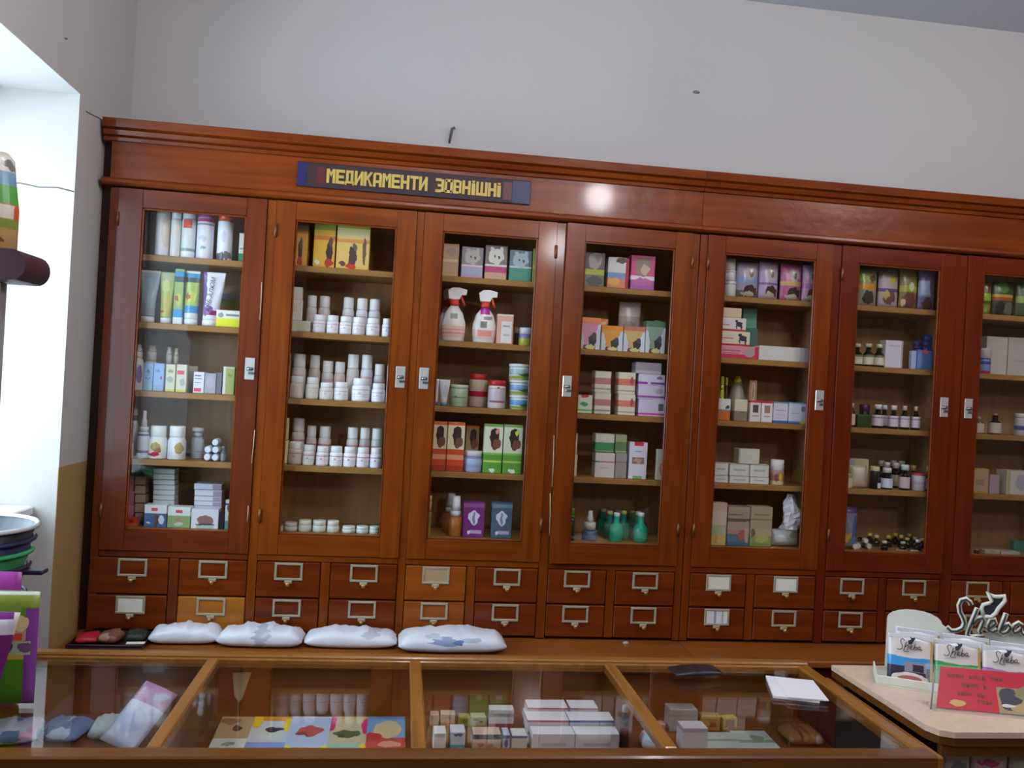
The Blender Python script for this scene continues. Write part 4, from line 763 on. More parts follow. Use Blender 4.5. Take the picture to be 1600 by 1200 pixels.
for i, (a, b, y, rw, lb, cp) in enumerate(DV):
    nm = ('short dark vial with a bluish label', 'dark vial with a light blue label', 'dark vial, farthest row, window end', 'dark vial, middle row, window end', 'dark vial, farthest row, middle', 'dark vial with a tan label, middle row', 'dark vial with a pinkish label', 'dark vial, farthest row, hinge end', 'dark vial with an orange cap', 'dark vial with a mint green cap')[i]
    vial(a, b, y, rw, nm, '#170b12', cp or '#3a3440', lb, capf=.22, capw=.72, labf=(.08, .52), group='dark vials on the fourth shelf', shoulder=.58)
tub(1425, 1445, 739, 0, 'white pot with a red lid edge', '#cfc8cf', '#c9344c', .12, [(.4, .6, '#c0b8c0')])
S(6, 5)
pack(1319, 1343.5, 793, 0, 'blue pouch with a yellow flower', '#5f6a88', [(.86, 1, '#4a2f6a'), (.5, .86, '#7a7c8c'), (0, .1, '#8a7a2c')], [(.2, .36, .3, .2, '#d6a81f'), (.3, .55, .2, .2, '#8a8aa0'), (.75, .4, .2, .4, '#3f5f9a')], .05)
WG = 'little vials lying in a heap'
for i, (x, y, an) in enumerate(((1335, 848, 25), (1344, 851, 15), (1352, 847, 35), (1361, 852, 30))):
    p = P(x, y, 3.385); r = thing('lying_vial', (p.x, 3.375+.022*(i % 2), SHZ[4]+.0006+.026*(i in (2,))), 'white capped lying vial, %s of its heap' % ORD[i], 'bottle', WG)
    R = .0105; m_ = MB().lathe([(R, .018), (R, .045)], 12); m2 = MB().lathe([(R*1.02, 0), (R*1.05, .002), (R*1.05, .018)], 12)
    for q_ in (m_, m2): q_.v = [(a, c*.94, b+R*1.06+c*.0) for a, b, c in q_.v]
    m_.build('body', M('#1c1014', .2), r, False); m2.build('cap', M('#d2cdc8', .4), r, False); r.rotation_euler.z = math.radians(an-20)
TC = ['#d9c06a', '#d0c49a', '#e2e0ba', '#cfc43c', '#d9d044', '#ccc44a', '#9fd0aa', '#d9d45a', '#c4be4a', '#ccc69a', '#f0ede0', '#d4c45a', '#aaa050']
for i, ((x, y), cc) in enumerate(zip(((1358.9, 833), (1369, 836), (1381.9, 845), (1388, 837), (1398.5, 833), (1408, 836), (1410.5, 846), (1417.5, 840), (1421, 834), (1430, 839), (1434, 843), (1440.5, 841), (1450, 839.5)), TC)):
    rw = 2 if y < 835 else (1 if y < 842 else 0); y2 = y
    vial(x-5, x+5, y2, rw, 'tiny dark vial, %s from window' % ORD[i], '#1a0c08', cc, None, capf=.26, capw=.66, group='tiny dark vials on the bottom shelf', shoulder=.6)
carton(1424, 1444, 862, 0, 'flat white and red leaflet box by the vials', '#cfc4c0', [], [('r', .78, .5, .25, .6, '#c9594a')], dep=.012)
carton(1402, 1418, 863, 0, 'flat olive leaflet box by the vials', '#a09060', dep=.012)
# ================= door 7
S(7, 1)
for a, b, y, c, bs, bl, nm in ((1536, 1553, 438, '#5f5a24', [(.4, .62, '#8fae2c'), (.0, .3, '#86863a')], [(.5, .85, .3, .14, '#6a4424'), (.4, .12, .15, .1, '#9ab04a')], 'lime green packet by the frame'), (1555, 1588, 440, '#3f4a34', [(.48, .62, '#b5963a'), (.44, .54, '#a84a2c')], [(.4, .82, .3, .16, '#4f7a3a'), (.7, .2, .25, .2, '#6a6a60'), (.3, .2, .2, .2, '#33262f')], 'dark green packet with a yellow-red band'), (1592, 1618, 441, '#4a5a34', [(.4, .6, '#8a9a4a')], [], 'olive packet beside the banded one')):
    pack(a, b, y, 0, nm, c, bs, bl, .04)
S(7, 2)
carton(1541, 1574, 526, 1, 'large white carton with a blank front', '#bab3aa', dep=.06)
carton(1575, 1622, 528, 1, 'wider white carton with a blank front', '#b5aea6', [], [('r', .5, .4, .3, .02, '#a09cae')], dep=.06)
tub(1529.5, 1546.5, 544, 0, 'small jar with blue stripes and red foot', '#7a86b0', '#b9aaa4', .4, [(0, .18, '#b02a40'), (.6, .8, '#3a3a86'), (.9, 1, '#3a3488')])
S(7, 3)
vial(1521.5, 1536, 651, 0, 'small clear vial with a pale label', '#6a4a3c', '#b98a7a', '#bdb0a0', capf=.16, capw=.35, labf=(.05, .6))
vial(1545.5, 1563.5, 646, 0, 'dark vial with a square pale label', '#2a0f0c', '#b07a6a', '#b5aa98', capf=.1, capw=.3, labf=(.05, .55), shoulder=.55)
tub(1586.5, 1604, 646, 0, 'white jar with blue print', '#b3aaa6', '#bdb5b0', .2, [(.3, .55, '#4a4f94')])
S(7, 4)
carton(1518, 1545, 732.5, 0, 'beige carton with gold edging', '#a8906e', [(0, .1, '#b5893c'), (.94, 1, '#b5893c')], [('r', .5, .45, .25, .12, '#8f7a68')])
carton(1546.5, 1562, 742, 0, 'small mauve carton', '#a08a90')
carton(1573, 1612, 736, 0, 'white carton with a lilac picture', '#b9b0a4', [], [(.6, .5, .25, .35, '#9a95a4'), ('r', .08, .5, .06, .5, '#a89a70')])
S(7, 5)
carton(1539, 1563, 860, 0, 'low pale carton, window one', '#a59a90', [], [(.5, .7, .2, .15, '#b5675a')])
carton(1564, 1594, 862, 0, 'low pale carton, wall one', '#a8a098')
carton(1585, 1602, 846, 1, 'teal green carton behind the low pale ones', '#3f7a64')
vial(1522, 1530, 858, 0, 'tiny vial with a pale cap by the frame', '#4a2a1c', '#b5a99a', None)
# ------------------------------------------------------------------ packages and tray on the ledge
LZ = .725
def lump(name, xa, xb, Y, d, h, seed, mat, label, cat, rot=0, z=LZ, group=None, ex=.5, flat=.35):
    """limp filled packet lying down: superelliptic cushion with dents, folds and pinched ends"""
    L = xb-xa; m_ = MB(); N, K = 26, 14; vs = []
    for i in range(N+1):
        u = -1+2*i/N; pin = max(1-abs(u)**5, .0)**.5*.92+.08*(1-abs(u))
        for j in range(K):
            a = 2*math.pi*j/K; c_, s_ = math.cos(a), math.sin(a)
            y = math.copysign(abs(c_)**ex, c_)*d/2*(.78+.22*pin); zz = math.copysign(abs(s_)**.8, s_)*h/2*max(pin, .16)
            nz = noise.noise(Vector((u*3.2+seed, y*14, zz*9+seed)))*.30+noise.noise(Vector((u*9+seed, y*40, seed)))*.18+noise.noise(Vector((u*22+seed, y*60, zz*30)))*.08
            zz = zz*(1+nz) if zz > 0 else zz*.55
            vs.append((u*L/2*(1+.03*noise.noise(Vector((y*20, zz*20, seed)))), y*(1+.12*nz), zz))
    zmin = min(v[2] for v in vs); vs = [(x, y, zz-zmin) for x, y, zz in vs]
    m_.add(vs, [(i*K+j, i*K+(j+1) % K, (i+1)*K+(j+1) % K, (i+1)*K+j) for i in range(N) for j in range(K)], True).cap(K, N+1)
    o = bpy.data.objects.new(name, m_.mesh(name, mat)); C.objects.link(o); o.location = ((xa+xb)/2, Y, z+.0006); o.rotation_euler.z = math.radians(rot)
    return tag(o, label, cat, group)
BW = lambda bl: PR('#d9d9e0', [], bl, .35)
lump('white_package', -.838, -.598, 3.215, .13, .078, 1, BW([(.75, .9, .06, .05, '#c9a08a')]), 'plain white plastic package on the ledge beside the dark tray', 'package', 3)
lump('white_package', -.600, -.302, 3.195, .14, .082, 4, BW([(.52, .5, .07, .5, '#a9adb8'), (.6, .7, .04, .2, '#b5b9c2')]), 'white plastic package with a small grey mark, second from window', 'package', -2)
lump('white_package', -.296, .034, 3.20, .135, .076, 9, BW([(.72, .75, .1, .14, '#b5b5be')]), 'white plastic package with a faint grey print, third from window', 'package', 0)
lump('white_package', .040, .432, 3.175, .17, .092, 14, BW([(.42, .6, .12, .2, '#8a97b8'), (.55, .58, .04, .1, '#4f6ba0'), (.68, .66, .1, .08, '#a5adc0'), (.3, .75, .08, .08, '#b9bdc9')]), 'longest white package with blue-grey lettering, overhanging the ledge', 'package', 1)
ty = tag(node('shallow_tray', (-.945, 3.16, LZ)), 'dark maroon shallow tray on the window end of the ledge', 'tray')
TM = M('#2c0d16', .35, 0, 'maroon_lacquer')
MB().box(-1.085, -.835, 3.09, 3.26, LZ+.0005, LZ+.008, .002).build('base', TM, ty)
for a in ((-1.085, -.835, 3.09, 3.096), (-1.085, -.835, 3.254, 3.26), (-1.085, -1.079, 3.096, 3.254), (-.841, -.835, 3.096, 3.254)): MB().box(*a, LZ+.008, LZ+.018, .001).build('rim', TM, ty)
lump('red_packet', -1.075, -1.00, 3.17, .09, .032, 21, M('#b3202f', .4, 0, 'red_wrap'), 'small crumpled red packet in the dark tray', 'packet', 10, LZ+.009)
lump('tan_pouch', -.995, -.925, 3.17, .09, .045, 23, PR('#7a4a3a', [], [(.4, .6, .25, .3, '#a9806a')]), 'brown and tan wrapped pouch in the dark tray', 'pouch', -8, LZ+.009)
lump('dark_pouch', -.915, -.848, 3.19, .09, .042, 25, M('#23261f', .5, 0, 'dark_cloth'), 'blackish green pouch in the dark tray', 'pouch', 5, LZ+.009)
MB().box(-.03, .03, -.012, .012, 0, .002).top('card_slip', M('#d8d3c0', .7, 0, 'card'), (0, 0, 0)); cs = bpy.data.objects['card_slip']; cs.location = (-.862, 3.112, LZ+.0195); cs.rotation_euler.z = .1
tag(cs, 'small cream card slip at the front of the dark tray', 'card')
MB().lathe([(.011, 0), (.009, .005), (.003, .008)], 10, sx=1.3).top('wax_crumb', M('#a9a48a', .8, 0, 'crumb'), (0, 0, 0)); o = bpy.data.objects['wax_crumb']; o.location = (P(978, 1004, 3.27).x, 3.27, LZ+.0005); tag(o, 'small pale crumb lying on the bare ledge', 'crumb')
# ------------------------------------------------------------------ long glass topped showcase
TZ = .925
sc = tag(node('display_counter', (.06, 2.1, 0)), 'long wooden display counter with four glass top panes before the cabinets', 'counter')
X0, X1, YF0, YF1, YB0, YB1 = -1.118, 1.236, 1.778, 1.826, 2.388, 2.436
FACE = wood('#4a230b', '#5e3011', 'x', .4)  # counter front face, its shade put into a darker brown
DIV = [-.460, .080, .632]
MB().box(X0, X1, YF0, YF1, TZ-.032, TZ+.004, .004).build('front_rail', WC_SHADE, sc)
MB().box(X0, X1, YB0+.012, YB1, TZ-.03, TZ+.010, .004).build('back_rail', WC, sc)
MB().box(X0+.03, X1-.03, YB0, YB0+.012, TZ-.02, TZ+.003, .002).build('glazing_bead', WCY, sc)
for a, b in ((X0, X0+.04), (X1-.036, X1)): MB().box(a, b, YF1, YB0+.012, TZ-.03, TZ+.004, .004).build('end_rail', WCY, sc)
for x in DIV:
    MB().box(x-.016, x+.016, YF1, YB0+.010, TZ-.024, TZ+.004, .004).build('cross_bar', WCY, sc)
    if x < 0: MB().box(x-.006, x+.006, YF1+.002, YB0+.008, .772, TZ-.0245).build('partition', wood('#6b4420', '#7d5228', 'y', .5), sc)
E_ = [X0+.024]+DIV+[X1-.020]
for a, b in zip(E_, E_[1:]): MB().box(a+.0165, b-.0165, YF1+.0003, YB0-.0003, TZ-.007, TZ-.002).build('glass_pane', GLASS, sc)
MB().box(X0+.002, X1-.002, YF0+.012, YB1-.002, .752, .770).build('display_shelf', wood('#6b4018', '#7d4c20', 'x', .5), sc)
MB().box(X0+.004, X1-.004, YB1-.024, YB1-.012, .7705, TZ-.031).build('back_board', wood('#7d4716', '#91561f', 'x', .45), sc)
MB().box(X0, X1, YF0+.004, YF0+.02, .10, TZ-.033).build('front_panel', FACE, sc)
for x in [X0+.02]+DIV+[X1-.02]: MB().box(x-.022, x+.022, YF0-.004, YF0+.004, .10, TZ-.034, .003).build('front_stile', FACE, sc)
for a, b in ((X0, X0+.018), (X1-.018, X1)): MB().box(a, b, YF0+.021, YB1-.025, .0, TZ-.031).build('end_panel', FACE, sc)
MB().box(X1-.021, X1-.0185, YF0+.022, YB1-.026, .7705, TZ-.032).build('end_shade', M('#1d1416', .6, 0, 'painted_shade'), sc)  # near-black sheet stands in for shadow on the inner end panel
MB().box(X0, X1, YB1-.025, YB1-.011, 0, .751).build('rear_panel', FACE, sc)
DZ = .7706
# goods inside: helpers
def flat(xl, xr, yt, yb, label, cat, base, bands=(), blobs=(), name='flat_pack', th=.012, tilt=8, z=DZ, rot=0, dmax=.30):
    """pack lying on the display shelf, tilted towards the customer; seen between the measured pixels"""
    a, b = PZ((xl+xr)/2, yb, z+.02), PZ((xl+xr)/2, yt, z+.02); d = max(min(b.y-a.y, dmax), .05); w_ = PZ(xr, yt, z).x-PZ(xl, yt, z).x-.006
    m_ = MB().box(-w_/2, w_/2, 0, th, 0, d, .0012); o = bpy.data.objects.new(name, m_.mesh(name, PR(base, bands, blobs, .35))); C.objects.link(o)
    ex = max(0, d-.20); d_ = d
    o.location = (a.x, a.y+.002, z+th*math.cos(math.radians(tilt))+.001); o.rotation_euler = (math.radians(-90+tilt), 0, math.radians(rot))
    return tag(o, label, cat)
def upright(xl, xr, yt, yb, label, base, bands=(), blobs=(), dep=.05, z=DZ, Y=None, name='carton', rot=0, cat='box'):
    p = PZ((xl+xr)/2, yb, z) if Y is None else Vector((P((xl+xr)/2, (yt+yb)/2, Y).x, Y, z))
    w_ = (P(xr, (yt+yb)/2, p.y)-P(xl, (yt+yb)/2, p.y)).x-.001; h = max(P((xl+xr)/2, yt, p.y+.0).z-z, .012)
    o = bpy.data.objects.new(name, MB().box(-w_/2, w_/2, 0, dep, 0, h, .0014).mesh(name, PR(base, bands, blobs))); C.objects.link(o)
    o.location = (p.x, p.y, z+.0004); o.rotation_euler.z = math.radians(rot); return tag(o, label, cat)
# first compartment (window end)
def crinkle(xa, xb, Y, d, h, seed, mat, label, z=DZ, rot=0, name='crinkled_packet'): return lump(name, xa, xb, Y, d, h, seed, mat, label, 'packet', rot, z, None, .6)
crinkle(-1.06, -.965, 2.24, .13, .05, 31, PR('#a7a59c', [], [(.4, .6, .2, .3, '#cfcfca')], .3), 'grey-white crinkled packet in the first showcase bay, window end')
crinkle(-.96, -.84, 2.26, .13, .045, 33, PR('#b9bcc8', [], [(.5, .55, .25, .3, '#5a6a94'), (.8, .6, .15, .2, '#c9a0b0')], .3), 'white packet with blue and pink print in the first showcase bay', rot=12)
crinkle(-.838, -.732, 2.27, .12, .045, 35, PR('#6f86ac', [], [(.6, .6, .25, .25, '#b5c9dc'), (.25, .5, .1, .3, '#33406a')], .3), 'blue crinkled packet in the first showcase bay', rot=-8)
crinkle(-.725, -.63, 2.28, .11, .05, 37, PR('#b5c8c4', [], [(.5, .3, .3, .2, '#a5bf9a')], .3), 'pale green-blue packet beside the leaning white one', rot=5)
o = bpy.data.objects.new('leaning_packet', pouchm(.095, .026, .165, seed=4).mesh('leaning_packet', PR('#cfd4e8', [(.68, 1, '#b58ab4'), (.6, .68, '#d9d9ea')], [(.5, .4, .3, .2, '#bcc6e4'), (.7, .85, .2, .08, '#a9b0c4')], .25))); C.objects.link(o)
o.location = (-.625, 2.14, DZ+.026); o.rotation_euler = (math.radians(-50), math.radians(14), math.radians(-22)); tag(o, 'white and lilac packet leaning on the showcase partition', 'packet')
# second compartment: five picture packs
FX = ((323, 378, '#b39b72', [(0, .36, '#cfd6cc')], [(.6, .66, .16, .07, '#4a4038'), (.5, .2, .2, .05, '#7f9a8a'), (.3, .85, .3, .1, '#8a7448')], 'tan picture packet with a dark fish, window end'),
      (379, 441, '#b8bfc4', [(0, .26, '#7f94c0'), (.86, 1, '#cf8a2a')], [(.5, .5, .38, .22, '#bfc4b8'), (.6, .62, .25, .07, '#33343a'), (.1, .86, .16, .2, '#dcb428'), (.92, .75, .1, .2, '#dcc03a')], 'picture packet with a dark fish and yellow corners'),
      (442, 508, '#a9b4c9', [(0, .12, '#cf9a6a'), (.95, 1, '#c2c9d9')], [(.55, .58, .3, .14, '#b0524c'), (.35, .5, .15, .06, '#8a3a3a'), (.06, .06, .1, .12, '#dfd02c'), (.92, .06, .1, .12, '#dfd02c')], 'light blue picture packet with a red shrimp'),
      (509, 569, '#b9ac84', [(0, .22, '#8fb49a'), (.92, 1, '#c9a25a')], [(.5, .5, .36, .1, '#5a5c38'), (.35, .42, .1, .06, '#3f4028'), (.05, .78, .1, .22, '#c02c62'), (.95, .72, .1, .22, '#c02c62'), (.93, .1, .1, .12, '#dfc52c')], 'picture packet with a green crocodile and magenta corners'),
      (571, 632, '#5f90b4', [(0, .38, '#b5433f'), (.92, 1, '#4a7aa0')], [(.55, .62, .36, .24, '#bfae80'), (.2, .42, .2, .12, '#a8302c'), (.6, .2, .3, .08, '#cf8a7a')], 'blue and red picture packet beside the second partition'))
for a, b, c, bs, bl, lb in FX: flat(a, b, 1128, 1176, lb, 'packet', c, bs, bl, 'picture_packet', .02, 4)
tg = P(377, 1060, 2.41); m_ = MB().prism([(-.024, .062), (.026, .064), (.006, -.006), (-.002, -.02), (-.016, .0)], 'y', -.0012, 0); 
o = bpy.data.objects.new('paper_tag', m_.mesh('paper_tag', M('#c9c39a', .7, 0, 'old_paper'))); C.objects.link(o); o.location = (tg.x, YB1-.0245, .822); tag(o, 'yellowed tapered paper tag stuck to the showcase back board', 'tag')
# third compartment
Y2 = 2.335
for a, b, y, c, bs, bl, lb, dp, yy in ((672, 686, 1117, '#bfa98c', [(0, .2, '#cf6a4a')], [], 'narrow tan carton, back row of the third bay', .03, 2.33), (688, 711, 1116, '#d2c2a0', [(0, .3, '#cf8a5a')], [(.5, .7, .3, .1, '#c9a080')], 'cream carton with an orange foot, third bay', .03, 2.33), (716, 734, 1121, '#a8a24a', [], [(.5, .6, .3, .2, '#7a7a30')], 'olive dotted carton, third bay', .03, 2.33), (735, 759, 1120, '#b9b48c', [(0, .2, '#a9a84a')], [(.3, .7, .15, .1, '#6f7a4a'), (.7, .5, .12, .1, '#6f7a4a')], 'cream and green dotted carton, third bay', .03, 2.33), (764, 803, 1109, '#d6cfcf', [(0, .26, '#9a2a33'), (.6, .8, '#a89aa4')], [(.5, .7, .35, .06, '#7a6a78')], 'white carton with a dark red base, third bay', .035, 2.32)):
    upright(a, b, y, 1140, lb, c, bs, bl, dp, Y=yy)
for a, b, y, c, bs, bl, lb, dp in ((677, 697, 1146, '#dcd8d2', [(.8, 1, '#c0bcb8')], [], 'plain white carton in front, third bay', .05), (703.5, 727, 1144, '#d6dbe2', [(0, .36, '#5f9cc0')], [(.5, .85, .3, .08, '#5a6a9a'), (.7, .15, .15, .12, '#b9c4a8')], 'white and blue carton in front, third bay', .05), (738, 783, 1148, '#cfae98', [(.72, 1, '#3a3440')], [(.3, .4, .12, .12, '#b5705c'), (.6, .35, .15, .14, '#bd7a66')], 'peach carton with a black top, third bay', .05), (785, 797, 1149, '#b9bcc8', [(.8, 1, '#5f6a94')], [(.5, .5, .25, .25, '#4a5a84')], 'narrow white-blue carton, third bay', .05), (799, 824, 1150, '#d2cfc4', [(0, .25, '#d0cc3a'), (.85, 1, '#5a6a9a')], [], 'white carton with a yellow base, third bay', .05)):
    upright(a, b, y, 1172, lb, c, bs, bl, dp, Y=2.17)
WH_ = lambda c: ('#dcd8dc', [(.04, .16, c)], [('r', .5, .6, .35, .05, '#b9a9b8')])
def pile(xa, xb, Y, dp, hs, cs, nm):
    z = DZ
    for i, (h, c) in enumerate(zip(hs, cs)):
        o = bpy.data.objects.new('white_carton', MB().box(-(xb-xa)/2, (xb-xa)/2, 0, dp, 0, h-.0008, .0014).mesh('white_carton', PR('#dcd8da', [(.80, .96, c)] if c else [], [('r', .5, .45, .3, .08, '#c0b6bf')]))); C.objects.link(o)
        o.location = ((xa+xb)/2+.002*(-1)**i, Y, z+.0005); z += h
        tag(o, '%s white carton, %s' % (('lowest' if i == 0 else ('topmost' if i == len(hs)-1 else ORD[i]+' up')), nm), 'box', 'white cartons in the third showcase bay')
xw = lambda px, Y: P(px, 1150, Y).x
pile(xw(831, 2.16), xw(897, 2.16), 2.16, .05, [.052], [None], 'front pair by the third partition, window one')
pile(xw(898, 2.16), xw(967, 2.16), 2.16, .05, [.052], [None], 'front pair by the third partition, bottle one')
pile(xw(824, 2.22), xw(889, 2.22), 2.22, .06, [.032, .032], ['#b5426a', '#b5426a'], 'pink lined pile behind the front pair')
pile(xw(890, 2.22), xw(960, 2.22), 2.22, .06, [.032, .032], ['#3f55b0', '#3f55b0'], 'blue lined pile behind the front pair')
pile(xw(820, 2.30), xw(883, 2.30), 2.29, .06, [.024, .023, .023], ['#b5344a', '#b5344a', '#b5344a'], 'red lined pile at the back, window one')
pile(xw(886, 2.30), xw(930, 2.30), 2.29, .06, [.024, .023, .023], ['#3f55b0', '#b5344a', '#b5344a'], 'red lined pile at the back, second one')
p = PZ(977, 1172, DZ)
r = tag(node('amber_bottle', (p.x, p.y+.02, DZ+.0004)), 'slim dark amber bottle standing in the third showcase bay', 'bottle')
MB().lathe([(.0125, 0), (.0135, .003), (.0135, .075), (.010, .086), (.007, .092)], 16).build('body', M('#23100a', .08, 0, 'amber'), r, False); MB().lathe([(.0085, .092), (.0085, .108), (.007, .110)], 14).build('cap', M('#b9aaa0', .4), r, False)
upright(1012, 1040, 1132, 1142, 'pinkish carton behind the blue-white pouch, fourth bay', '#b98a80', [], [(.3, .6, .2, .3, '#c9c0ba')], .03, Y=2.30)
# fourth compartment
crinkle(P(1001, 1160, 2.2).x, P(1038, 1160, 2.2).x, 2.20, .06, .055, 41, PR('#c2c4c4', [], [(.4, .7, .3, .2, '#8fc0d2')], .3), 'small white and sky blue pouch, window end of the fourth bay', rot=-5)
upright(1046, 1090, 1109, 1150, 'grey carton at the back of the fourth bay', '#aaa39c', [(.7, .74, '#8a827c')], [], .05, Y=2.30)
upright(1066, 1106, 1138, 1176, 'white cube-shaped carton in front, fourth bay', '#cdc8ca', [(.82, 1, '#aea8ae')], [], .05, Y=2.17)
upright(1094, 1125, 1119, 1150, 'orange and yellow carton, fourth bay', '#b9803a', [(.8, 1, '#c9a85a')], [(.6, .4, .2, .2, '#a8402a'), (.3, .5, .2, .2, '#c0a040')], .03, Y=2.31, rot=-6)
upright(1128, 1153, 1122, 1150, 'yellow framed carton, fourth bay', '#c0b03a', [], [('r', .5, .52, .3, .34, '#7a6a3a'), (.7, .12, .3, .12, '#b5525a')], .025, Y=2.32, rot=8)
flat(1112, 1175, 1138, 1172, 'pale leaflet lying on the shelf, window side of the fourth bay', 'leaflet', '#b9beb4', [(.6, .7, '#94a08a'), (.2, .3, '#9fb0a8')], [], 'leaflet', .003, 2)
flat(1176, 1232, 1136, 1172, 'greenish white leaflet lying on the shelf, fourth bay', 'leaflet', '#bcc4ba', [(.5, .62, '#7f9a80'), (.1, .2, '#6fa09a')], [(.6, .7, .2, .1, '#8a9a7a')], 'leaflet', .003, 2)
crinkle(P(1240, 1150, 2.25).x-.028, P(1296, 1150, 2.25).x-.034, 2.25, .10, .045, 45, PR('#8a6030', [], [(.5, .6, .2, .3, '#a5773f'), (.8, .5, .1, .3, '#b09a90')], .4), 'brown crumpled packet next to the shaded end wall, fourth bay')
d_ = ray(1405, 1163); p = d_*((X1-.0225)/d_.x)+Vector((0, 0, ZC))
o = bpy.data.objects.new('paper_sheet', MB().box(-.001, .001, -.035, .035, -.012, .012).mesh('paper_sheet', M('#b9beb9', .7, 0, 'paper'))); C.objects.link(o); o.location = (p.x-.001, p.y, p.z); tag(o, 'white paper stuck inside the dark end wall of the showcase', 'paper')
# on the counter top
p = PZ(1088, 1055, TZ); lump('wallet_case', p.x-.075, p.x+.068, p.y, .075, .024, 61, M('#20121a', .4, 0, 'dark_leather'), 'dark flat case lying on the glass by the back rail', 'case', 8, TZ+.0045, None, .55)
for i, (px, py, sx, sy, rt, lb) in enumerate(((1237, 1077, .058, .083, -17, 'white paper slip lying on the glass, lower of two'), (1251, 1080, .052, .078, -12, 'white paper slip lying on top of another slip'))):
    p = PZ(px, py, TZ); o = bpy.data.objects.new('paper_slip', MB().box(-sx, sx, -sy, sy, 0, .003 if i else .006).mesh('paper_slip', M('#ded9dc', .7, 0, 'paper'))); C.objects.link(o)
    o.location = (p.x, p.y, TZ-.0015+.0066*i); o.rotation_euler.z = math.radians(rt); tag(o, lb, 'paper')
# ------------------------------------------------------------------ left end: rack, basins, pet food bags
TP = TZ+.0046
rk = tag(node('display_rack', (-1.04, 2.0, TP)), 'slim display rack with a rounded plum shelf by the window', 'rack')
MB().box(-1.095, -.868, 1.986, 2.012, TP, 1.868, .003).build('upright', PR('#8f8a86', [], [(.8, .5, .15, .4, '#a59c98')]), rk)
m_ = MB(); prof = [(-1.10, 1.869)]+[(-.828+.028*math.sin(a*math.pi/10), 1.9015-.0325*math.cos(a*math.pi/10)) for a in range(11)]+[(-1.10, 1.934)]
m_.prism(prof, 'y', 1.93, 2.06).build('shelf', M('#3a1220', .5, 0, 'plum_laminate'), rk)
z0 = 1.9346; hp = .212
ps = tag(node('pet_food_tub', (-.915, 1.99, z0)), 'tall container with a green and orange pet label on the plum shelf', 'container')
MB().lathe([(.064, 0), (.069, .006), (.069, hp*.42), (.060, hp*.72), (.055, hp*.93), (.043, hp)], 24, sy=.7).build('body', PR('#c2b9a8', [(0, .22, '#b08a5a'), (.22, .32, '#7f8a3a'), (.32, .47, '#c9542f'), (.47, .66, '#4f9a3a'), (.66, .80, '#6f93ac'), (.8, 1, '#cfc6b8')], [('r', .86, .39, .12, .07, '#cdbfb0'), (.88, .86, .07, .05, '#6a655c'), (.6, .12, .1, .06, '#8a5a3a'), (.8, .08, .06, .05, '#7a3a2a')], .3), ps, False)
for i, (zb, R, c, rim, lb) in enumerate(((TP, .146, '#22345a', '#22345a', 'navy basin, lowest of the nested stack by the window'), (TP+.075, .150, '#1f3a5a', '#24406a', 'petrol blue basin, second lowest of the nested stack'), (TP+.148, .156, '#1f2c52', '#2a2038', 'dark blue basin with a side lug in the nested stack'), (TP+.186, .161, '#1f7a44', '#2f9a5a', 'green basin in the nested stack by the window'), (TP+.217, .166, '#1f2450', '#23264a', 'indigo basin under the charcoal one'), (TP+.25, .172, '#2c2a33', '#b9bcc0', 'charcoal basin with a pale rim, topmost of the stack'))):
    bs = tag(node('plastic_basin', (-1.062, 2.292, zb+.006)), lb, 'basin', 'nested plastic basins'); h = .105
    MB().lathe([(R*.74, 0), (R*.95, h*.92), (R*.93, h*.92), (R*.715, .004), (.001, .004)], 32, caps=False).build('bowl', M(c, .35), bs, False)
    MB().lathe([(R*.93, h*.925), (R*.95, h*.90), (R*.995, h*.90), (R, h*.95), (R*.97, h), (R*.935, h*.97), (R*.93, h*.925)], 32, caps=False).build('rim', M(rim, .35), bs, False)
    if i == 2: MB().box(R*.96, R+.045, -.02, .02, h*.80, h*.90, .003).build('lug', M('#2a1a38', .4), bs, False)
def bag(name, xr, xl, Y, h, mat, label, seed, dep=.035, lean=0, shear=0):
    w_ = xr-xl; q_ = pouchm(w_, dep, h, seed=seed, n=12); q_.v = [(a+shear*c, b, c) for a, b, c in q_.v]; o = bpy.data.objects.new(name, q_.mesh(name, mat)); C.objects.link(o); o.location = ((xl+xr)/2, Y, TP); o.rotation_euler.x = lean; return tag(o, label, 'bag')
bag('pet_food_bag', -.782, -1.03, 2.058, .252, PR('#5f8a2c', [(.86, 1, '#8a9a3a'), (.97, 1, '#dfe0d4'), (.0, .42, '#4f8a24'), (.40, .46, '#c9a23a')], [('r', .96, .4, .06, .45, '#7f3f90'), ('r', .74, .80, .12, .1, '#7f9a3a'), ('r', .78, .64, .13, .075, '#b99a84'), (.86, .72, .06, .06, '#dcc08a'), ('r', .82, .60, .06, .03, '#cf4a2a'), ('r', .80, .5, .15, .06, '#a5ae9a'), (.74, .5, .07, .07, '#2f3a33'), (.9, .5, .05, .05, '#6a4f70')], .3, .04), 'green pet food bag with animal pictures and a purple edge', 3)
bag('pink_bag', -.838, -1.03, 2.096, .286, M('#a03a96', .3, 0, 'magenta_film'), 'magenta bag with a rounded top behind the green bag', 6, .018)
bag('purple_bag', -.828, -1.03, 1.945, .235, PR('#6f1f70', [(.8, .94, '#cfc8d2')], [(.55, .76, .25, .08, '#8a2f84'), ('r', .985, .5, .03, .5, '#d9cfbc')], .3, .05), 'purple bag with a white band and cream edge, frontmost on the counter', 8, shear=.22)
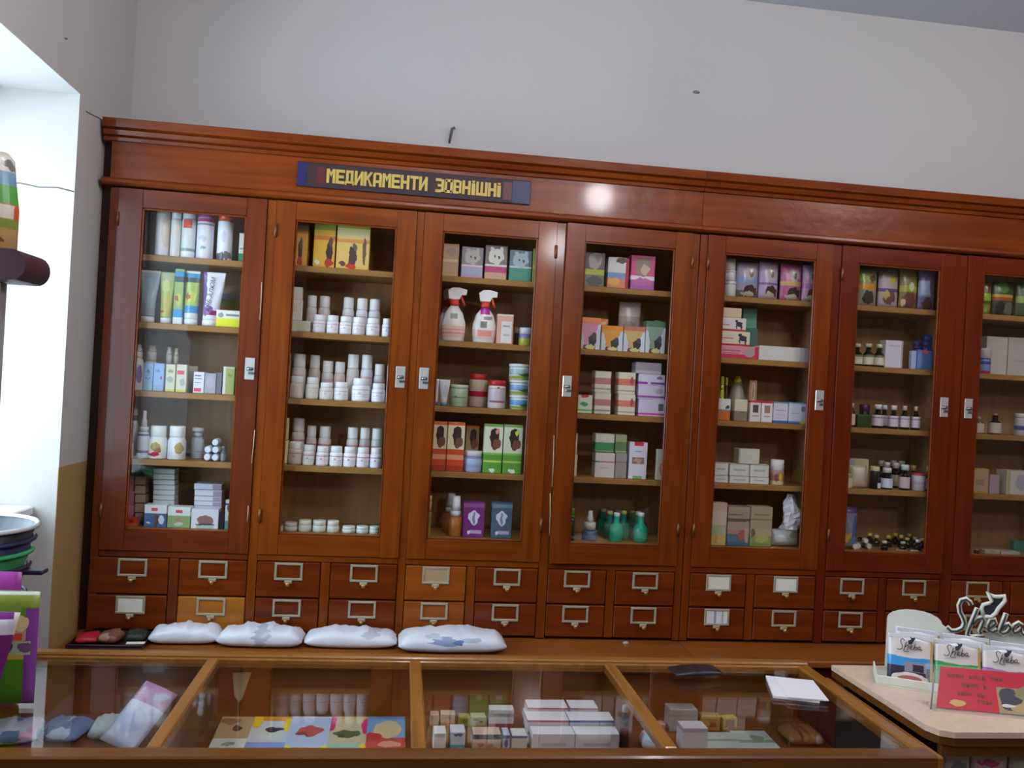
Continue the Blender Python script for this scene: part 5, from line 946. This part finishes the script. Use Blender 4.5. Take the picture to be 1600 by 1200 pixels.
# ------------------------------------------------------------------ neighbouring counter with stone top
C2 = tag(node('stone_top_counter', (1.9, 2.1, 0)), 'wooden counter with a beige stone-look top under the pet food stand', 'counter')
zt = .955
pts = [(1.266, 2.325), (1.275, 1.895), (1.29, 1.862), (1.32, 1.848), (2.6, 1.848), (2.6, 2.325)]
STN = NT('stone_laminate'); tc = STN.n('ShaderNodeTexCoord'); nn = STN.n('ShaderNodeTexNoise'); nn.inputs['Scale'].default_value = 60; nn.inputs['Detail'].default_value = 4; STN.l(tc.outputs['Object'], nn.inputs[0])
STN.l(STN.mix(nn.outputs[0], lin('#bfa58c'), lin('#dac3aa')), STN.b.inputs['Base Color']); STN.b.inputs['Roughness'].default_value = .4
MB().prism([(a, b) for a, b in pts], 'z', zt-.014, zt).build('top', STN.m, C2)
MB().prism([(a+(.006 if a < 2 else 0), b+.008) for a, b in pts], 'z', zt-.036, zt-.0145).build('edge_moulding', WC_SHADE, C2)
MB().box(1.300, 2.58, 1.868, 1.884, zt-.066, zt-.037, .003).build('front_rail', WC_SHADE, C2)
MB().box(1.2420, 1.2640, 1.80, 2.33, .0, .918, .004).build('side_panel', WCY, C2)
MB().box(2.56, 2.58, 1.89, 2.30, .0, .918, .004).build('side_panel', WCY, C2)
MB().box(1.30, 2.558, 1.874, 1.878, .62, zt-.067).build('front_glass', GLASS, C2)
MB().box(1.266, 2.558, 1.89, 2.30, .755, .770, .002).build('inner_shelf', WSH, C2)
MB().box(1.266, 2.558, 2.302, 2.316, .0, .90).build('rear_panel', WC_SHADE, C2)
MB().box(1.30, 2.558, 1.870, 1.89, .0, .615).build('lower_panel', FACE, C2)
for i, (a, b, h, c, bl, lb) in enumerate(((1.315, 1.345, .10, '#b9ae9a', [(.5, .8, .3, .1, '#8a8a3a')], 'beige packet in the stone-top counter, corner one'), (1.35, 1.42, .105, '#b5a5ab', [(.5, .7, .3, .12, '#5f6a70'), (.4, .45, .2, .1, '#3f4444')], 'pink-white packet with dark print behind the front glass'), (1.425, 1.52, .11, '#b0a0a8', [(.4, .75, .3, .06, '#a8306a'), (.7, .5, .2, .1, '#5f7a5a')], 'packet with a magenta streak behind the front glass'), (1.525, 1.62, .10, '#a5a89c', [(.5, .6, .3, .12, '#6a8a8a')], 'grey-green packet behind the front glass'))):
    o = bpy.data.objects.new('boxed_treat', pouchm(b-a, .04, h, seed=70+i).mesh('boxed_treat', PR(c, [], bl, .3))); C.objects.link(o); o.location = ((a+b)/2, 1.93, .7706); tag(o, lb, 'packet')
# ------------------------------------------------------------------ pet food stand
OX, OY, AN = 1.308, 2.165, math.radians(-27); ca, sa = math.cos(AN), math.sin(AN)
ZS = zt+.0006
def L(u, v, z): return Vector((OX+u*ca-v*sa, OY+u*sa+v*ca, ZS+z))
st = node('pouch_stand', (OX, OY, ZS)); st.rotation_euler.z = AN
tag(st, 'white cardboard counter stand with arched back holding pet food pouches', 'stand')
CW = M('#dedfd2', .5, 0, 'white_board')
MB().box(0, .46, 0, .135, 0, .004).build('base', CW, st, False)
MB().box(0, .46, 0, .004, .0045, .026, .001).build('front_lip', CW, st, False)
MB().box(0, .004, .0045, .135, .0045, .026, .001).build('side_lip', CW, st, False)
arch = [(.03, 0), (.03, .155)]+[(.10-.07*math.cos(a*math.pi/10), .155+.03*math.sin(a*math.pi/10)) for a in range(1, 10)]+[(.17, .155), (.215, .125), (.46, .125), (.46, 0)]
MB().prism(arch, 'y', .128, .132).build('arched_back', CW, st, False)
MB().prism([(.20, .09), (.46, .09), (.46, .172), (.36, .166), (.27, .150), (.20, .128)], 'y', .112, .116).build('header_board', M('#c9d0c4', .5, 0, 'pale_board'), st, False)
# script word: one pen path per letter (traced shapes of the lettering, in units of the S height)
PEN = {'S': [(520, 400), (500, 350), (440, 310), (370, 340), (340, 430), (360, 540), (410, 630), (440, 720), (410, 810), (330, 865), (240, 880), (170, 825)],
       'h': [(620, 440), (590, 540), (545, 680), (500, 830), (490, 905), (550, 940), (640, 920), (740, 895)],
       'n': [(560, 720), (630, 620), (700, 585), (725, 630), (700, 720), (670, 820), (690, 850)],
       'e': [(760, 760), (840, 720), (900, 650), (880, 590), (830, 610), (790, 700), (800, 790), (860, 800), (930, 750)],
       'b': [(1050, 470), (1020, 580), (985, 700), (965, 790), (1010, 810), (1080, 770), (1120, 690), (1090, 640), (1030, 670), (985, 740)],
       'a': [(1290, 640), (1240, 600), (1180, 650), (1150, 730), (1180, 775), (1240, 740), (1290, 650), (1275, 740), (1310, 780), (1370, 740)]}
CAT = [(720, 560), (680, 440), (700, 370), (790, 330), (830, 290), (760, 150), (850, 210), (930, 205), (1010, 175), (1020, 260), (980, 330), (930, 400), (900, 480), (830, 560)]
def script(parent, u0, z0, k, y, pen_r, back_r, shapes=True, lean=0):
    f = lambda p, yy: (u0+(p[0]-170)*k, yy+lean*((880-p[1])*k), z0+(880-p[1])*k)
    for ch, pth in PEN.items():
        if back_r: MB().tube([f(p, y) for p in pth], back_r, 8).build('letter_backing', M('#d6d8cc', .4, 0, 'cream_outline'), parent, False)
        MB().tube([f(p, y-(back_r or 0)*.9-.0004) for p in pth], pen_r, 6).build('letter', M('#3a3a38', .35, 0, 'dark_ink'), parent, False)
    c = [f(p, y-.002) for p in CAT]
    if back_r: MB().tube(c+[c[0]], back_r*.8, 6).build('letter_backing', M('#d6d8cc', .4, 0, 'cream_outline'), parent, False)
    n = len(c); MB().add(c+[(a, b+.0016, d) for a, b, d in c], [list(range(n)), list(range(n, 2*n))[::-1]]+[[i, (i+1) % n, n+(i+1) % n, n+i] for i in range(n)]).build('cat_emblem', M('#2f2f3a', .4, 0, 'dark_ink2'), parent, False)
script(st, .178, .146, .000160, .106, .0030, .0068)
# pouches in the tray
def pouch(u, v, lbl, wave, low, oval=None, hgt=.128, wd=.112, lean=14, text=True):
    p = L(u, v, .0052); r = node('food_pouch', p); r.rotation_euler = (math.radians(-lean), 0, AN); tag(r, lbl, 'pouch')
    MB().add(*[(x.v, x.f) for x in [pouchm(wd, .016, hgt, seed=int(u*1000))]][0], True).build('sachet', PR('#d9cdc8', [(0, .36, low), (.36, .56, wave), (.9, 1, '#d2d4da')], [(.5, .60, .42, .06, '#d9cdc8'), (.97, .5, .04, .5, '#c9a860')]+([(.5, .12, .4, .12, '#e2d2cc'), (.5, .12, .26, .06, '#b3685f')] if oval else [])+([('r', .62, .36, .24, .1, '#8f8a9a'), ('r', .68, .34, .12, .07, '#3a3344')] if oval else []), .22, .03), r, False)
    MB().box(-wd/2+.003, wd/2-.003, -.004, -.003, hgt-.010, hgt-.001).build('sealed_edge', M('#e2e4ea', .15, .2, 'foil_edge'), r, False)
    if text: script(r, -.034, hgt*.68, .000052, -.0115, .0011, 0)
pouch(.085, .030, 'white and blue pet food pouch with a red dish picture', '#3f95cf', '#3a3648', True)
pouch(.200, .034, 'white and green pet food pouch in the stand', '#3f9a52', '#6f9a6a')
pouch(.316, .036, 'white and purple pet food pouch in the stand', '#9a4f9c', '#a86aa4')
pouch(.105, .066, 'clear topped pet food pouch behind the blue one', '#3f95cf', '#3a3648', hgt=.140, text=False, lean=7)
pouch(.222, .070, 'clear topped pet food pouch behind the green one', '#3f9a52', '#6f9a6a', hgt=.138, text=False, lean=7)
pouch(.338, .072, 'clear topped pet food pouch behind the purple one', '#9a4f9c', '#a86aa4', hgt=.134, text=False, lean=7)
# red leaflet in a clear holder
rl = node('red_leaflet', (1.452, 1.972, ZS)); rl.rotation_euler = (0, 0, math.radians(-14)); tag(rl, 'red advertising leaflet with a cat picture in a clear holder', 'leaflet')
q0 = MB().box(-.085, .165, -.001, .001, .004, .105); 
sh = MB().prism([(-.085, .004), (.165, .004), (.165, .105), (-.062, .105)], 'y', -.001, .001)
tl = math.radians(-28)
def tilt(mb):
    mb.v = [(x, y*math.cos(tl)-z*math.sin(tl), y*math.sin(tl)+z*math.cos(tl)) for x, y, z in mb.v]; return mb
tilt(sh).build('sheet', PR('#c2283c', [], [('r', .82, .30, .22, .32, '#a58f6a'), (.72, .35, .1, .26, '#4a4550'), (.9, .5, .12, .2, '#8a8458'), (.85, .15, .12, .12, '#b59a70'), (.7, .2, .06, .05, '#d6d2cc'), (.2, .16, .07, .08, '#c9a860')], .3, .06), rl, False)
for (x, z, w_, hh, n) in ((-.048, .080, .135, .009, 13), (-.016, .058, .062, .011, 6), (-.030, .037, .066, .010, 7), (.016, .021, .040, .010, 4)):
    m_ = MB(); s_ = w_/n
    for i in range(n):
        if (i*7) % 5 == 3: continue
        a = x+i*s_; random.seed(i+int(z*999)); 
        m_.box(a, a+s_*.18, -.0018, -.0011, z, z+hh)
        if random.random() < .7: m_.box(a+s_*.5, a+s_*.68, -.0018, -.0011, z, z+hh)
        m_.box(a, a+s_*.68, -.0018, -.0011, z+hh*random.choice((.0, .42, .82)), z+hh*1.0 if random.random() < .0 else z+hh*.42+hh*.2)
    tilt(m_).build('printed_line', M('#6a4a34', .5, 0, 'brown_ink'), rl, False)
tilt(MB().box(-.10, .166, .0016, .0036, .0, .11)).build('holder_back', clear('acrylic', (1, 1, 1), .06), rl, False)
MB().tube([(-.092, .010, .088), (-.098, -.004, .045), (-.104, -.014, .002)], .0022, 6).build('holder_edge', M('#8a8480', .3, 0, 'acrylic_edge'), rl, False)
MB().box(-.10, .16, -.02, .03, .0, .003).build('holder_foot', clear('acrylic', (1, 1, 1), .06), rl, False)
